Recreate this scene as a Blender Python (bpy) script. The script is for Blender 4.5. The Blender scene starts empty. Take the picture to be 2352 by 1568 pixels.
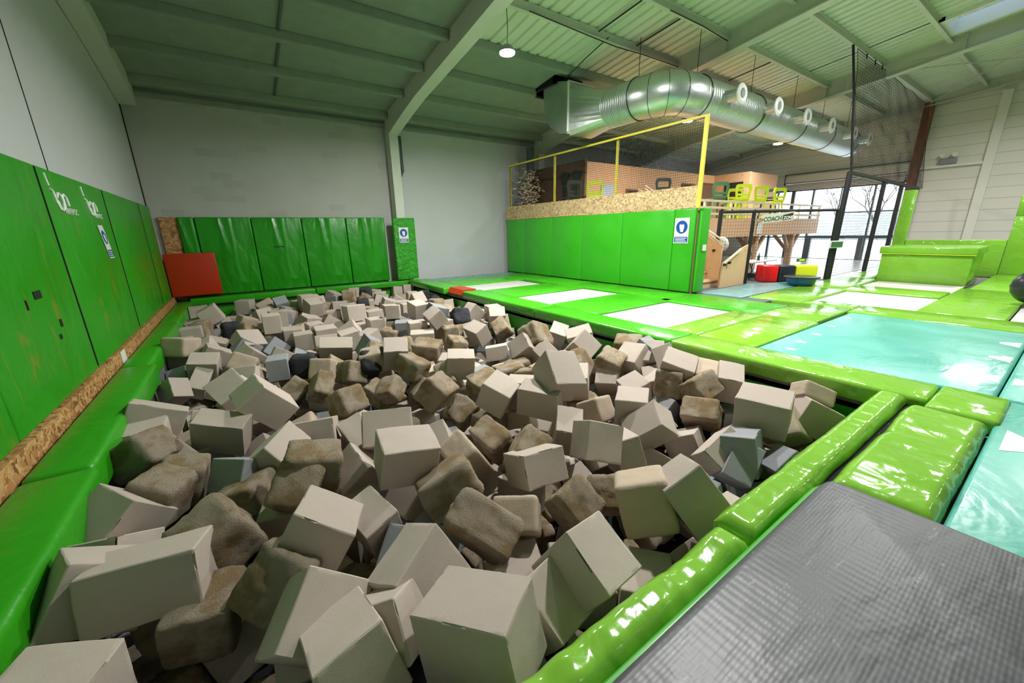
import bpy, bmesh, math, random
from mathutils import Vector, Matrix, Euler, noise
C = bpy.context.scene.collection
S = bpy.context.scene
# ---------------------------------------------------------------- camera
F, PT, RL, YW = 891.755, -0.27422029, -0.02073131, 0.60048278
def cam_axes():
    cy, sy = math.cos(YW), math.sin(YW)
    fw = Vector((sy*math.cos(PT), cy*math.cos(PT), math.sin(PT)))
    r = Vector((cy, -sy, 0)); u = r.cross(fw)
    return r*math.cos(RL)+u*math.sin(RL), -r*math.sin(RL)+u*math.cos(RL), fw
r_, u_, f_ = cam_axes()
cd = bpy.data.cameras.new('camera'); cam = bpy.data.objects.new('camera', cd); C.objects.link(cam)
cd.sensor_width = 36; cd.lens = 36*F/2352; cd.clip_start = .05; cd.clip_end = 400
m = Matrix.Identity(4)
for i, v in enumerate((r_, u_, -f_)):
    for k in range(3): m[k][i] = v[k]
m[2][3] = 1.6
cam.matrix_world = m
S.camera = cam
# ---------------------------------------------------------------- world, view, daylight
S.view_settings.view_transform = 'Standard'; S.view_settings.look = 'None'
S.view_settings.gamma = 1; S.view_settings.use_curve_mapping = False
S.view_settings.exposure = -0.08
w = bpy.data.worlds.new('overcast_sky'); S.world = w; w.use_nodes = True
wn = w.node_tree
bgn = wn.nodes['Background']; bgn.inputs[1].default_value = 7
tcw = wn.nodes.new('ShaderNodeTexCoord'); grw = wn.nodes.new('ShaderNodeValToRGB'); spw = wn.nodes.new('ShaderNodeSeparateXYZ')
wn.links.new(tcw.outputs['Generated'], spw.inputs[0]); wn.links.new(spw.outputs['Z'], grw.inputs[0])
grw.color_ramp.elements[0].color = (.80, .86, .92, 1); grw.color_ramp.elements[0].position = .0
grw.color_ramp.elements[1].color = (.88, .93, 1, 1); grw.color_ramp.elements[1].position = .6
wn.links.new(grw.outputs[0], bgn.inputs[0])
def area(name, loc, rot, sx, sy, power, color=(1, 1, 1), portal=False):
    l = bpy.data.lights.new(name, 'AREA'); l.shape = 'RECTANGLE'; l.size = sx; l.size_y = sy; l.energy = power; l.color = color
    o = bpy.data.objects.new(name, l); C.objects.link(o); o.location = loc; o.rotation_euler = rot
    if portal: l.cycles.is_portal = True
    return o
area('glass_front_daylight', (24.9, 8.4, 1.7), (0, math.pi/2, 0), 3.4, 7.0, 1, portal=True)
area('skylight_daylight', (16.9, 2.3, 7.2), (0, 0, 0), 1.4, 2.6, 1, portal=True)
LAMPS = [(5.49, 7.97, 5.29, 620), (12.3, 8.0, 4.84, 200), (18.66, 8.0, 4.81, 200),
         (5.5, 3.1, 6.1, 560), (12.2, 2.3, 6.3, 460), (18.7, 0.4, 6.2, 460),
         (5.5, -6.0, 6.0, 30), (12.2, -6.0, 6.0, 80), (18.7, -6.0, 6.0, 160)]
LCOL = (1.0, .985, .96)
# ---------------------------------------------------------------- materials
MATS = {}
def nd(nt, t, **k):
    n = nt.nodes.new(t)
    for a, b in k.items(): setattr(n, a, b)
    return n
def base(name, col, rough=.6, metal=0, spec=.5, coat=0):
    m = bpy.data.materials.new(name); m.use_nodes = True
    b = m.node_tree.nodes['Principled BSDF']
    b.inputs['Base Color'].default_value = (*col, 1); b.inputs['Roughness'].default_value = rough
    b.inputs['Metallic'].default_value = metal; b.inputs['Specular IOR Level'].default_value = spec
    b.inputs['Coat Weight'].default_value = coat
    MATS[name] = m
    return m, m.node_tree, b
def coords(nt, sc=(1, 1, 1), kind='Object', rot=(0, 0, 0)):
    t = nd(nt, 'ShaderNodeTexCoord'); mp = nd(nt, 'ShaderNodeMapping')
    mp.inputs['Scale'].default_value = sc; mp.inputs['Rotation'].default_value = rot
    nt.links.new(t.outputs[kind], mp.inputs[0]); return mp.outputs[0]
def noise_n(nt, vec, scale, detail=4, dist=0, rough=.5):
    n = nd(nt, 'ShaderNodeTexNoise'); n.inputs['Scale'].default_value = scale; n.inputs['Detail'].default_value = detail
    n.inputs['Distortion'].default_value = dist; n.inputs['Roughness'].default_value = rough
    if vec: nt.links.new(vec, n.inputs['Vector'])
    return n.outputs['Fac']
def ramp(nt, fac, stops):
    r = nd(nt, 'ShaderNodeValToRGB'); e = r.color_ramp.elements
    while len(e) < len(stops): e.new(.5)
    for x, (p, c) in zip(e, stops):
        x.position = p; x.color = (*c, 1) if len(c) == 3 else c
    nt.links.new(fac, r.inputs[0]); return r.outputs[0]
def bump(nt, b, h, strength=.3, dist=.02, prev=None):
    n = nd(nt, 'ShaderNodeBump'); n.inputs['Strength'].default_value = strength; n.inputs['Distance'].default_value = dist
    nt.links.new(h, n.inputs['Height'])
    if prev: nt.links.new(prev, n.inputs['Normal'])
    nt.links.new(n.outputs[0], b.inputs['Normal']); return n.outputs[0]
def mix(nt, f, a, c):
    n = nd(nt, 'ShaderNodeMix', data_type='RGBA')
    for s, v in ((0, f), (6, a), (7, c)):
        if isinstance(v, (int, float)): n.inputs[s].default_value = v
        elif isinstance(v, tuple): n.inputs[s].default_value = (*v, 1)
        else: nt.links.new(v, n.inputs[s])
    return n.outputs[2]
def mth(nt, op, a, b_=None):
    n = nd(nt, 'ShaderNodeMath', operation=op)
    for s, v in ((0, a), (1, b_)):
        if v is None: continue
        if isinstance(v, (int, float)): n.inputs[s].default_value = v
        else: nt.links.new(v, n.inputs[s])
    return n.outputs[0]
def plain(name, col, rough=.6, metal=0, spec=.5, nz=0, nscale=30):
    m, nt, b = base(name, col, rough, metal, spec)
    if nz:
        v = coords(nt); f = noise_n(nt, v, nscale)
        nt.links.new(mix(nt, f, tuple(c*(1-nz) for c in col), tuple(min(1, c*(1+nz)) for c in col)), b.inputs['Base Color'])
        bump(nt, b, f, .15, .01)
    return m
def vinyl(name, col, rough=.22, wr=.35, scale=2.2, stretch=(1, 1, 1), scuff=0, fold=0):
    m, nt, b = base(name, col, rough, 0, .5)
    v = coords(nt, stretch)
    f = noise_n(nt, v, scale, 3, 1.6)
    f2 = noise_n(nt, v, scale*5, 3, .6)
    s = mth(nt, 'ADD', f, mth(nt, 'MULTIPLY', f2, .14))
    if fold:
        mpn = nd(nt, 'ShaderNodeMapping'); mpn.inputs['Scale'].default_value = (1, 1, .30); mpn.inputs['Rotation'].default_value = (0, .5, 0)
        nt.links.new(v, mpn.inputs[0]); q = noise_n(nt, mpn.outputs[0], fold, 1.5, .5)
        rd = mth(nt, 'SUBTRACT', 1, mth(nt, 'MINIMUM', mth(nt, 'MULTIPLY', mth(nt, 'ABSOLUTE', mth(nt, 'SUBTRACT', q, .5)), 9), 1))
        s = mth(nt, 'ADD', s, mth(nt, 'MULTIPLY', mth(nt, 'MULTIPLY', rd, rd), .42))
    bump(nt, b, s, wr, .09)
    g = noise_n(nt, coords(nt), 1.3, 5, .4)
    lo = tuple(c*.86 for c in col); hi = tuple(min(1, c*1.1) for c in col)
    cc = mix(nt, g, lo, hi)
    if scuff:
        k = ramp(nt, noise_n(nt, coords(nt, (1, 3, .7)), 2.4, 6, 1), [(.60, (0, 0, 0)), (.72, (1, 1, 1))])
        cc = mix(nt, mth(nt, 'MULTIPLY', k, scuff), cc, (.42, .12, .02))
    nt.links.new(cc, b.inputs['Base Color'])
    r = ramp(nt, g, [(.3, (rough*.8,)*3), (.75, (rough*1.5,)*3)]); nt.links.new(r, b.inputs['Roughness'])
    return m
GREEN = (.028, .30, .006); LIME = (.21, .47, .045)
vinyl('green_vinyl', GREEN, .30, .25, 1.6)
vinyl('wall_pad_vinyl', (.022, .30, .006), .36, .6, 1.0, (1, 1, .6), scuff=.35)
vinyl('folded_green_vinyl', (.016, .27, .008), .27, .8, .8, (1, 1, .6), fold=1.3)
vinyl('crinkled_green_vinyl', (.03, .33, .012), .22, .9, 5.5, (1, 1, 1.3))
vinyl('smooth_green_vinyl', (.035, .36, .012), .34, .06, .8)
vinyl('deck_green_vinyl', (.055, .38, .012), .24, .22, 1.2)
vinyl('lime_vinyl', LIME, .115, .26, 1.5)
vinyl('lime_crinkled_vinyl', (.21, .51, .022), .15, .4, 1.4, (1, .5, 1))
vinyl('teal_vinyl', (.095, .42, .34), .30, .22, 1.8, (.6, 1, 1))
vinyl('pale_teal_floor_mat', (.15, .33, .33), .28, .25, 1.0)
plain('red_vinyl', (.44, .028, .004), .35); plain('bright_red_vinyl', (.75, .01, .012), .35)
plain('black_vinyl', (.018, .022, .03), .3); plain('yellow_vinyl', (.62, .66, .02), .35)
plain('tramp_bed', (.50, .485, .47), .6, nz=.05, nscale=90)
plain('spring_shadow_cloth', (.03, .035, .03), .8)
plain('steel_dark', (.02, .021, .024), .45, .3); plain('black_rubber', (.012, .012, .014), .7)
plain('black_cord', (.012, .012, .013), .8); plain('white_paint', (.78, .78, .76), .5)
plain('yellow_paint', (.68, .58, .06), .5); plain('white_plastic', (.75, .75, .73), .35)
plain('lime_plastic', (.55, .72, .02), .35); plain('dark_plastic', (.025, .04, .03), .35); plain('green_dark_plastic', (.05, .14, .06), .35)
plain('star_white', (.8, .82, .82), .35); plain('sign_blue', (.012, .07, .33), .35); plain('blue_plastic', (.01, .13, .36), .35)
plain('carpet_grey', (.10, .11, .125), .9, nz=.25, nscale=60); plain('floor_concrete', (.12, .12, .12), .85, nz=.2, nscale=8)
plain('cream_beam_paint', (.60, .62, .54), .5, nz=.06, nscale=3); plain('frame_grey', (.12, .13, .145), .4, .3)
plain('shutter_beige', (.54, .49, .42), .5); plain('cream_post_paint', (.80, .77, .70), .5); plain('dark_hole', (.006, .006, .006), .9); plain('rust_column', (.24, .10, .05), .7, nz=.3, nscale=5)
plain('snow_ground', (.62, .66, .66), .9, nz=.2, nscale=.6); plain('bark', (.10, .085, .08), .9); plain('daylight_painted_floor', (.46, .48, .46), .25); plain('distant_hedge', (.34, .38, .38), .95, nz=.3, nscale=2)
plain('brown_wall', (.16, .085, .05), .8, nz=.15, nscale=3); plain('dark_door', (.022, .018, .016), .6); plain('pale_blue_poster', (.42, .48, .62), .6)
plain('orange_print', (.85, .22, .02), .5, nz=.4, nscale=12); plain('grey_pipe', (.08, .10, .11), .5); plain('cable_black', (.01, .01, .01), .6)
plain('grey_plastic', (.25, .26, .28), .4)

def wood(name, c1, c2, sc=(1, 1, 1), rough=.55):
    m, nt, b = base(name, c1, rough)
    v = coords(nt, sc); f = noise_n(nt, v, 3, 6, 1.5); k = noise_n(nt, coords(nt), 9, 2)
    cc = mix(nt, f, c1, c2)
    kn = ramp(nt, k, [(.70, (0, 0, 0)), (.74, (1, 1, 1))])
    nt.links.new(mix(nt, mth(nt, 'MULTIPLY', kn, .7), cc, (.14, .06, .02)), b.inputs['Base Color'])
wood('spruce', (.60, .38, .20), (.70, .48, .27), (4, .6, .6)); wood('plywood_orange', (.62, .36, .20), (.72, .45, .27), (1, 1, .3))
wood('timber_post', (.58, .36, .22), (.70, .46, .30), (3, 3, .4)); wood('rail_wood', (.66, .52, .36), (.74, .60, .44), (.5, 3, 3))
def osb(name, C4):
    m, nt, b = base(name, (.42, .26, .12), .6)
    v = coords(nt, (1, 1, 1))
    vo = nd(nt, 'ShaderNodeTexVoronoi'); vo.inputs['Scale'].default_value = 14; vo.inputs['Randomness'].default_value = 1
    mp = nd(nt, 'ShaderNodeMapping'); mp.inputs['Scale'].default_value = (.45, .45, 1.6); nt.links.new(v, mp.inputs[0])
    n = nd(nt, 'ShaderNodeTexNoise'); n.inputs['Scale'].default_value = 4; nt.links.new(v, n.inputs[0])
    ad = nd(nt, 'ShaderNodeVectorMath', operation='ADD'); nt.links.new(mp.outputs[0], ad.inputs[0]); nt.links.new(n.outputs['Color'], ad.inputs[1])
    nt.links.new(ad.outputs[0], vo.inputs['Vector'])
    sp = nd(nt, 'ShaderNodeSeparateColor'); nt.links.new(vo.outputs['Color'], sp.inputs[0])
    cc = ramp(nt, sp.outputs[0], list(zip((0, .25, .6, 1), C4)))
    nt.links.new(cc, b.inputs['Base Color']); bump(nt, b, sp.outputs[0], .3, .01)
osb('osb', ((.24, .13, .05), (.42, .28, .13), (.52, .37, .19), (.66, .51, .30))); osb('osb_dark', ((.16, .06, .015), (.34, .15, .045), (.46, .23, .08), (.60, .36, .16)))
def blockwall(name, c1, c2, patch):
    m, nt, b = base(name, c1, .75)
    t = nd(nt, 'ShaderNodeTexCoord'); sx = nd(nt, 'ShaderNodeSeparateXYZ'); nt.links.new(t.outputs['Object'], sx.inputs[0])
    cb = nd(nt, 'ShaderNodeCombineXYZ'); nt.links.new(mth(nt, 'ADD', sx.outputs['X'], sx.outputs['Y']), cb.inputs[0]); nt.links.new(sx.outputs['Z'], cb.inputs[1])
    br = nd(nt, 'ShaderNodeTexBrick'); nt.links.new(cb.outputs[0], br.inputs[0])
    br.inputs['Scale'].default_value = 1; br.inputs['Brick Width'].default_value = .5; br.inputs['Row Height'].default_value = .2
    br.inputs['Mortar Size'].default_value = .006; br.inputs['Mortar Smooth'].default_value = .6
    br.inputs['Color1'].default_value = (0, 0, 0, 1); br.inputs['Color2'].default_value = (1, 1, 1, 1); br.inputs['Bias'].default_value = 0
    g = noise_n(nt, coords(nt), .8, 5, .5)
    cc = mix(nt, g, c1, c2)
    pr = ramp(nt, br.outputs['Color'], [(.84, (0, 0, 0)), (.92, (1, 1, 1))])
    cc = mix(nt, mth(nt, 'MULTIPLY', pr, patch), cc, (.30, .31, .28))
    nt.links.new(cc, b.inputs['Base Color'])
    n1 = bump(nt, b, br.outputs['Fac'], .25, -.006); bump(nt, b, noise_n(nt, coords(nt), 40, 3), .2, .006, n1)
blockwall('painted_block_wall', (.40, .405, .37), (.50, .505, .485), .30)
blockwall('gable_painted_wall', (.50, .51, .52), (.56, .57, .58), .02)
def panelwall():
    m, nt, b = base('sandwich_panel_wall', (.62, .60, .54), .5)
    t = nd(nt, 'ShaderNodeTexCoord'); sx = nd(nt, 'ShaderNodeSeparateXYZ'); nt.links.new(t.outputs['Object'], sx.inputs[0])
    fr = mth(nt, 'FRACT', mth(nt, 'MULTIPLY', sx.outputs['Z'], 2.4))
    ln = mth(nt, 'LESS_THAN', fr, .05)
    nt.links.new(mix(nt, ln, (.74, .71, .64), (.50, .47, .42)), b.inputs['Base Color'])
    bump(nt, b, ln, .6, -.01)
panelwall()
def flocked():
    m, nt, b = base('flocked_insulation', (.34, .40, .33), .95)
    v = coords(nt); f = noise_n(nt, v, 26, 8, 0, .75); g = noise_n(nt, v, 3, 4)
    cc = mix(nt, g, (.27, .33, .26), (.38, .45, .37))
    sp = ramp(nt, noise_n(nt, v, 14, 6, 0, .8), [(.30, (0, 0, 0)), (.38, (1, 1, 1))])
    nt.links.new(mix(nt, sp, (.13, .15, .13), cc), b.inputs['Base Color']); bump(nt, b, f, .9, .04)
flocked()
m_, nt_, b_ = base('roof_sheet', (.6, .68, .56), .45)
g_ = noise_n(nt_, coords(nt_), 1.2, 3); nt_.links.new(mix(nt_, g_, (.60, .68, .55), (.68, .74, .60)), b_.inputs['Base Color'])
m_, nt_, b_ = base('galvanised', (.50, .54, .54), .30, .9)
g_ = noise_n(nt_, coords(nt_), 7, 5); nt_.links.new(ramp(nt_, g_, [(.3, (.30,)*3), (.7, (.40,)*3)]), b_.inputs['Roughness'])
g_ = noise_n(nt_, coords(nt_), 2, 3); nt_.links.new(mix(nt_, g_, (.55, .60, .59), (.60, .65, .63)), b_.inputs['Base Color'])
def blackmat():
    m, nt, b = base('black_runway_fabric', (.05, .052, .06), .40)
    t = nd(nt, 'ShaderNodeTexCoord'); sx = nd(nt, 'ShaderNodeSeparateXYZ'); nt.links.new(t.outputs['Object'], sx.inputs[0])
    a = mth(nt, 'SINE', mth(nt, 'MULTIPLY', sx.outputs['X'], 150)); c = mth(nt, 'SINE', mth(nt, 'MULTIPLY', sx.outputs['Y'], 420))
    h = mth(nt, 'ADD', a, mth(nt, 'MULTIPLY', c, .4))
    n1 = bump(nt, b, h, .16, .0015)
    bump(nt, b, noise_n(nt, coords(nt, (1, 2, 1)), 3.5, 3, .5), .3, .02, n1)
    v = coords(nt, (1.2, 9, 1), rot=(0, 0, .5)); s = ramp(nt, noise_n(nt, v, 2.6, 7, .8), [(.64, (0, 0, 0)), (.70, (1, 1, 1))])
    grain = ramp(nt, noise_n(nt, coords(nt), 60, 2), [(.4, (0, 0, 0)), (.6, (1, 1, 1))])
    k = mth(nt, 'MULTIPLY', mth(nt, 'MULTIPLY', s, grain), .45)
    nt.links.new(mix(nt, k, mix(nt, noise_n(nt, coords(nt), 2, 4), (.045, .047, .055), (.085, .088, .098)), (.45, .44, .42)), b.inputs['Base Color'])
blackmat()
m_, nt_, b_ = base('speckled_rubber', (.012, .012, .012), .7)
f_n = ramp(nt_, noise_n(nt_, coords(nt_), 120, 2), [(.66, (0, 0, 0)), (.70, (1, 1, 1))])
nt_.links.new(mix(nt_, f_n, (.006, .006, .007), (.30, .24, .2)), b_.inputs['Base Color']); b_.inputs['Specular IOR Level'].default_value = .1
def foam(name, c1, c2, pits, bstr, dark=None):
    m, nt, b = base(name, c1, .95, 0, .2)
    v = coords(nt); oi = nd(nt, 'ShaderNodeObjectInfo')
    f = noise_n(nt, v, 5, 5); f2 = noise_n(nt, v, 28, 6, 0, .7)
    cc = mix(nt, f, c1, c2)
    cc = mix(nt, mth(nt, 'MULTIPLY', oi.outputs['Random'], .6), cc, tuple(c*.68+.02 for c in c1))
    if dark:
        k = ramp(nt, noise_n(nt, v, 1.5, 7, .3, .65), [(.46, (0, 0, 0)), (.60, (1, 1, 1))])
        cc = mix(nt, k, cc, dark)
    p = ramp(nt, noise_n(nt, v, 16, 3), [(.25, (1, 1, 1)), (.30, (0, 0, 0))])
    cc = mix(nt, mth(nt, 'MULTIPLY', p, pits), cc, tuple(c*.3 for c in c1))
    nt.links.new(cc, b.inputs['Base Color'])
    bump(nt, b, f2, bstr, .03)
foam('foam_clean', (.465, .39, .33), (.53, .46, .40), .25, .12)
foam('foam_worn', (.55, .46, .355), (.46, .36, .235), .9, 1.0, (.33, .235, .125))
foam('foam_tan', (.52, .42, .32), (.45, .36, .27), .5, .4)
foam('foam_grey', (.28, .29, .31), (.34, .35, .37), .2, .12)
foam('foam_charcoal', (.035, .037, .042), (.055, .057, .065), .4, .6)
mg = bpy.data.materials.new('window_glass'); mg.use_nodes = True; nt = mg.node_tree; nt.nodes.clear()
o_ = nd(nt, 'ShaderNodeOutputMaterial'); t_ = nd(nt, 'ShaderNodeBsdfTransparent'); gl = nd(nt, 'ShaderNodeBsdfGlossy'); mx = nd(nt, 'ShaderNodeMixShader')
gl.inputs['Roughness'].default_value = .02; t_.inputs[0].default_value = (.95, .97, .97, 1); mx.inputs[0].default_value = .06
nt.links.new(t_.outputs[0], mx.inputs[1]); nt.links.new(gl.outputs[0], mx.inputs[2]); nt.links.new(mx.outputs[0], o_.inputs[0]); MATS['window_glass'] = mg
SKY = mg.copy(); SKY.name = 'skylight_glass'; SKY.node_tree.nodes['Transparent BSDF'].inputs[0].default_value = (.34, .38, .42, 1); MATS['skylight_glass'] = SKY
me = bpy.data.materials.new('lamp_glow'); me.use_nodes = True; nt = me.node_tree; nt.nodes.clear()
o_ = nd(nt, 'ShaderNodeOutputMaterial'); e_ = nd(nt, 'ShaderNodeEmission'); e_.inputs[1].default_value = 30; e_.inputs[0].default_value = (.95, .97, 1, 1)
nt.links.new(e_.outputs[0], o_.inputs[0]); MATS['lamp_glow'] = me
# ---------------------------------------------------------------- mesh helpers
def BM(): return bmesh.new()
def box(bm, x0, x1, y0, y1, z0, z1, bev=0, seg=2):
    r = bmesh.ops.create_cube(bm, size=1)
    vs = r['verts']
    for v in vs: v.co = Vector((x0+(x1-x0)*(v.co.x+.5), y0+(y1-y0)*(v.co.y+.5), z0+(z1-z0)*(v.co.z+.5)))
    if bev:
        es = list({e for v in vs for e in v.link_edges})
        bmesh.ops.bevel(bm, geom=es, offset=bev, segments=seg, profile=.5, affect='EDGES')
    return bm
def bar(bm, a, b, wx, wz=None, n=4, up=Vector((0, 0, 1))):
    a = Vector(a); b = Vector(b); wz = wz or wx; d = (b-a).normalized()
    s = d.cross(up)
    if s.length < 1e-3: s = d.cross(Vector((0, 1, 0)))
    s.normalize(); t = s.cross(d)
    ring = []
    for p in (a, b):
        q = []
        for i in range(n):
            an = 2*math.pi*(i+.5)/n; k = math.sqrt(2)/2 if n == 4 else .5
            q.append(bm.verts.new(p+s*math.cos(an)*wx*k+t*math.sin(an)*wz*k))
        ring.append(q)
    for i in range(n):
        bm.faces.new((ring[0][i], ring[0][(i+1) % n], ring[1][(i+1) % n], ring[1][i]))
    bm.faces.new(ring[0][::-1]); bm.faces.new(ring[1])
    return bm
def tube(bm, pts, r, n=8):
    pts = [Vector(p) for p in pts]; rings = []
    rr = r if isinstance(r, (list, tuple)) else [r]*len(pts)
    for i, p in enumerate(pts):
        d = (pts[min(i+1, len(pts)-1)]-pts[max(i-1, 0)]).normalized()
        s = d.cross(Vector((0, 0, 1)))
        if s.length < 1e-2: s = d.cross(Vector((0, 1, 0)))
        s.normalize(); t = s.cross(d)
        rings.append([bm.verts.new(p+(s*math.cos(2*math.pi*k/n)+t*math.sin(2*math.pi*k/n))*rr[i]) for k in range(n)])
    for a, b in zip(rings, rings[1:]):
        for k in range(n): bm.faces.new((a[k], a[(k+1) % n], b[(k+1) % n], b[k]))
    bm.faces.new(rings[0][::-1]); bm.faces.new(rings[-1])
    return bm
def prism(bm, poly, axis, a, b):
    def P(u, v, w): return {'x': (w, u, v), 'y': (u, w, v), 'z': (u, v, w)}[axis]
    A = [bm.verts.new(P(u, v, a)) for u, v in poly]; B = [bm.verts.new(P(u, v, b)) for u, v in poly]
    n = len(poly)
    for i in range(n): bm.faces.new((A[i], A[(i+1) % n], B[(i+1) % n], B[i]))
    bm.faces.new(A[::-1]); bm.faces.new(B)
    return bm
def lathe(bm, prof, c, axis='z', n=24):
    rings = []
    for r, h in prof:
        q = []
        for k in range(n):
            a = 2*math.pi*k/n; u, v = r*math.cos(a), r*math.sin(a)
            q.append(bm.verts.new(Vector(c)+Vector({'z': (u, v, h), 'y': (u, h, v), 'x': (h, u, v)}[axis])))
        rings.append(q)
    for a, b in zip(rings, rings[1:]):
        for k in range(n): bm.faces.new((a[k], a[(k+1) % n], b[(k+1) % n], b[k]))
    bm.faces.new(rings[0][::-1]); bm.faces.new(rings[-1])
    return bm
def ob(name, bm, mat, parent=None, label=None, cat=None, group=None, kind=None, smooth=False, origin=None):
    bmesh.ops.recalc_face_normals(bm, faces=bm.faces)
    me = bpy.data.meshes.new(name)
    if origin is None and not parent:
        xs = [v.co for v in bm.verts]
        if kind is None and xs:
            origin = (sum(v.x for v in xs)/len(xs), sum(v.y for v in xs)/len(xs), min(v.z for v in xs))
    if origin is not None:
        bmesh.ops.translate(bm, verts=bm.verts, vec=-Vector(origin))
    bm.to_mesh(me); bm.free()
    if smooth:
        for p in me.polygons: p.use_smooth = True
        me.set_sharp_from_angle(angle=math.radians(50)) if hasattr(me, 'set_sharp_from_angle') else None
    me.materials.append(MATS[mat])
    o = bpy.data.objects.new(name, me); C.objects.link(o)
    if origin is not None: o.location = origin
    if parent:
        o.parent = parent; q = Vector((0, 0, 0)); p = parent
        while p: q += Vector(p.location); p = p.parent
        o.location = (Vector(origin) if origin is not None else Vector((0, 0, 0)))-q
    tag(o, label, cat, group, kind)
    return o
def tag(o, label=None, cat=None, group=None, kind=None):
    for k, v in (('label', label), ('category', cat), ('group', group), ('kind', kind)):
        if v: o[k] = v
    return o
def empty(name, loc, label, cat, group=None, rz=0):
    o = bpy.data.objects.new(name, None); C.objects.link(o); o.location = loc; o.rotation_euler.z = rz
    o.empty_display_size = .1
    return tag(o, label, cat, group)
def copy_tree(o, loc=None, rz=None, label=None):
    c = o.copy(); C.objects.link(c)
    if loc is not None: c.location = loc
    if rz is not None: c.rotation_euler.z = rz
    if label: c['label'] = label
    for ch in o.children:
        d = ch.copy(); C.objects.link(d); d.parent = c
        for g in ch.children:
            e = g.copy(); C.objects.link(e); e.parent = d
    return c
def st(name, bm, mat, label=None): return ob(name, bm, mat, kind='structure', label=label)
TR = 0.1246
def zr(y): return 5.4+TR*(14.4-y) if y > -2 else 5.4+TR*16.4-TR*(-2-y)
# ================================================================ SETTING
bm = BM()
box(bm, -1.95, 25.2, 14.1, 15, -.3, -.12); box(bm, -1.95, -1.28, -12, 14.1, -1.7, -.3); box(bm, -1.28, 5.18, -12, .86, -.3, -.12)
box(bm, 5.18, 9.5, -12, 14.1, -.3, -.12); box(bm, 9.5, 25.2, -12, 3.9, -.3, -.12); box(bm, -1.95, -1.28, -12, 14.1, -.3, -.24)
st('floor', bm, 'floor_concrete')
st('floor', box(BM(), 9.5, 15.2, 3.9, 14.1, -.3, -.03), 'carpet_grey'); st('floor', box(BM(), 15.2, 24.7, 3.9, 14.1, -.3, -.03), 'daylight_painted_floor')  # carpet painted paler towards the glass, outside brightness put into its colour
st('floor', box(BM(), -1.28, 5.3, .7, 14.15, -1.75, -1.6), 'dark_hole')
bm = BM()
box(bm, 5.18, 5.3, .6, 14.2, -1.6, -.24); box(bm, -1.28, 5.18, 14.12, 14.24, -1.6, -.12); box(bm, -1.40, -1.30, .7, 14.2, -1.6, -.22); box(bm, -1.28, 5.3, .64, .74, -1.6, -.2)
st('trim_1', bm, 'green_vinyl', 'green vinyl lining of the foam pit sides')
# walls
st('wall_back', box(BM(), -1.95, 5.0, 14.5, 14.8, -.3, 5.5), 'painted_block_wall'); st('wall_back', box(BM(), 5.0, 25.2, 14.5, 14.8, -.3, 5.5), 'gable_painted_wall')
bm = BM(); prism(bm, [(14.8, -.3), (14.8, zr(14.8)+.1), (-2, zr(-2)+.1), (-12, zr(-12)+.1), (-12, -.3)], 'x', -2.0, -1.78)
st('wall_left', bm, 'gable_painted_wall')
st('trim_2', box(BM(), -1.785, -1.772, 7.66, 7.67, 2.3, 6.0), 'steel_dark', 'dark joint line in the white left wall')
bm = BM(); X0, X1 = 24.72, 25.0
prism(bm, [(14.8, -.3), (14.8, zr(14.8)+.1), (11.6, zr(11.6)+.1), (11.6, -.3)], 'x', X0, X1)
prism(bm, [(11.6, 3.45), (11.6, zr(11.6)+.1), (5.0, zr(5)+.1), (5.0, 3.45)], 'x', X0, X1)
prism(bm, [(5.0, -.3), (5.0, zr(5)+.1), (-2, zr(-2)+.1), (-12, zr(-12)+.1), (-12, -.3)], 'x', X0, X1)
st('wall_right', bm, 'sandwich_panel_wall')
st('wall_front', box(BM(), -2.0, 25.2, -12.3, -12, -.3, 6.5), 'gable_painted_wall')
# roof sheets
def corr(x0, x1, y0, y1, per=.30, d=.045, skip=None):
    bm = BM(); ys = sorted({y0, y1} | ({-2} if y0 < -2 < y1 else set()))
    xs = []; x = x0
    while x < x1:
        for dx, h in ((0, 0), (per*.62, 0), (per*.70, d), (per*.92, d)): xs.append((min(x+dx, x1), h))
        x += per
    rows = [[bm.verts.new((a, y, zr(y)+h)) for a, h in xs] for y in ys]
    top = [[bm.verts.new((a, y, zr(y)+.16)) for a in (x0, x1)] for y in ys]
    for r0, r1 in zip(rows, rows[1:]):
        for i in range(len(xs)-1):
            if xs[i+1][0] > xs[i][0]: bm.faces.new((r0[i], r0[i+1], r1[i+1], r1[i]))
    for t0, t1 in zip(top, top[1:]): bm.faces.new((t0[0], t0[1], t1[1], t1[0]))
    return bm
def flat(x0, x1, y0, y1):
    bm = BM(); ny = max(1, int((y1-y0)/.5)); nx = max(1, int((x1-x0)/.5))
    return prism(bm, [(y0, zr(y0)), (y1, zr(y1)), (y1, zr(y1)+.15), (y0, zr(y0)+.15)], 'x', x0, x1)
st('ceiling', flat(-1.9, 5.0, -2, 14.8), 'flocked_insulation')
for a in ((5.0, 8.55, 9.4, 14.8), (8.55, 9.45, 11.1, 14.8), (9.45, 11.5, 9.4, 14.8), (8.55, 9.45, 9.4, 9.95)): st('ceiling', flat(*a), 'flocked_insulation')
st('ceiling', corr(5.0, 11.5, -2, 9.4), 'roof_sheet'); st('ceiling', corr(11.5, 16.25, -2, 14.8), 'roof_sheet')
st('ceiling', corr(16.25, 17.6, -2, .95), 'roof_sheet'); st('ceiling', corr(16.25, 17.6, 3.45, 14.8), 'roof_sheet')
st('ceiling', corr(17.6, 24.75, -2, 14.8), 'roof_sheet'); st('ceiling', corr(-1.9, 24.75, -12.3, -2, .6), 'roof_sheet')
bm = BM(); zh = zr(10.5)
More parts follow.
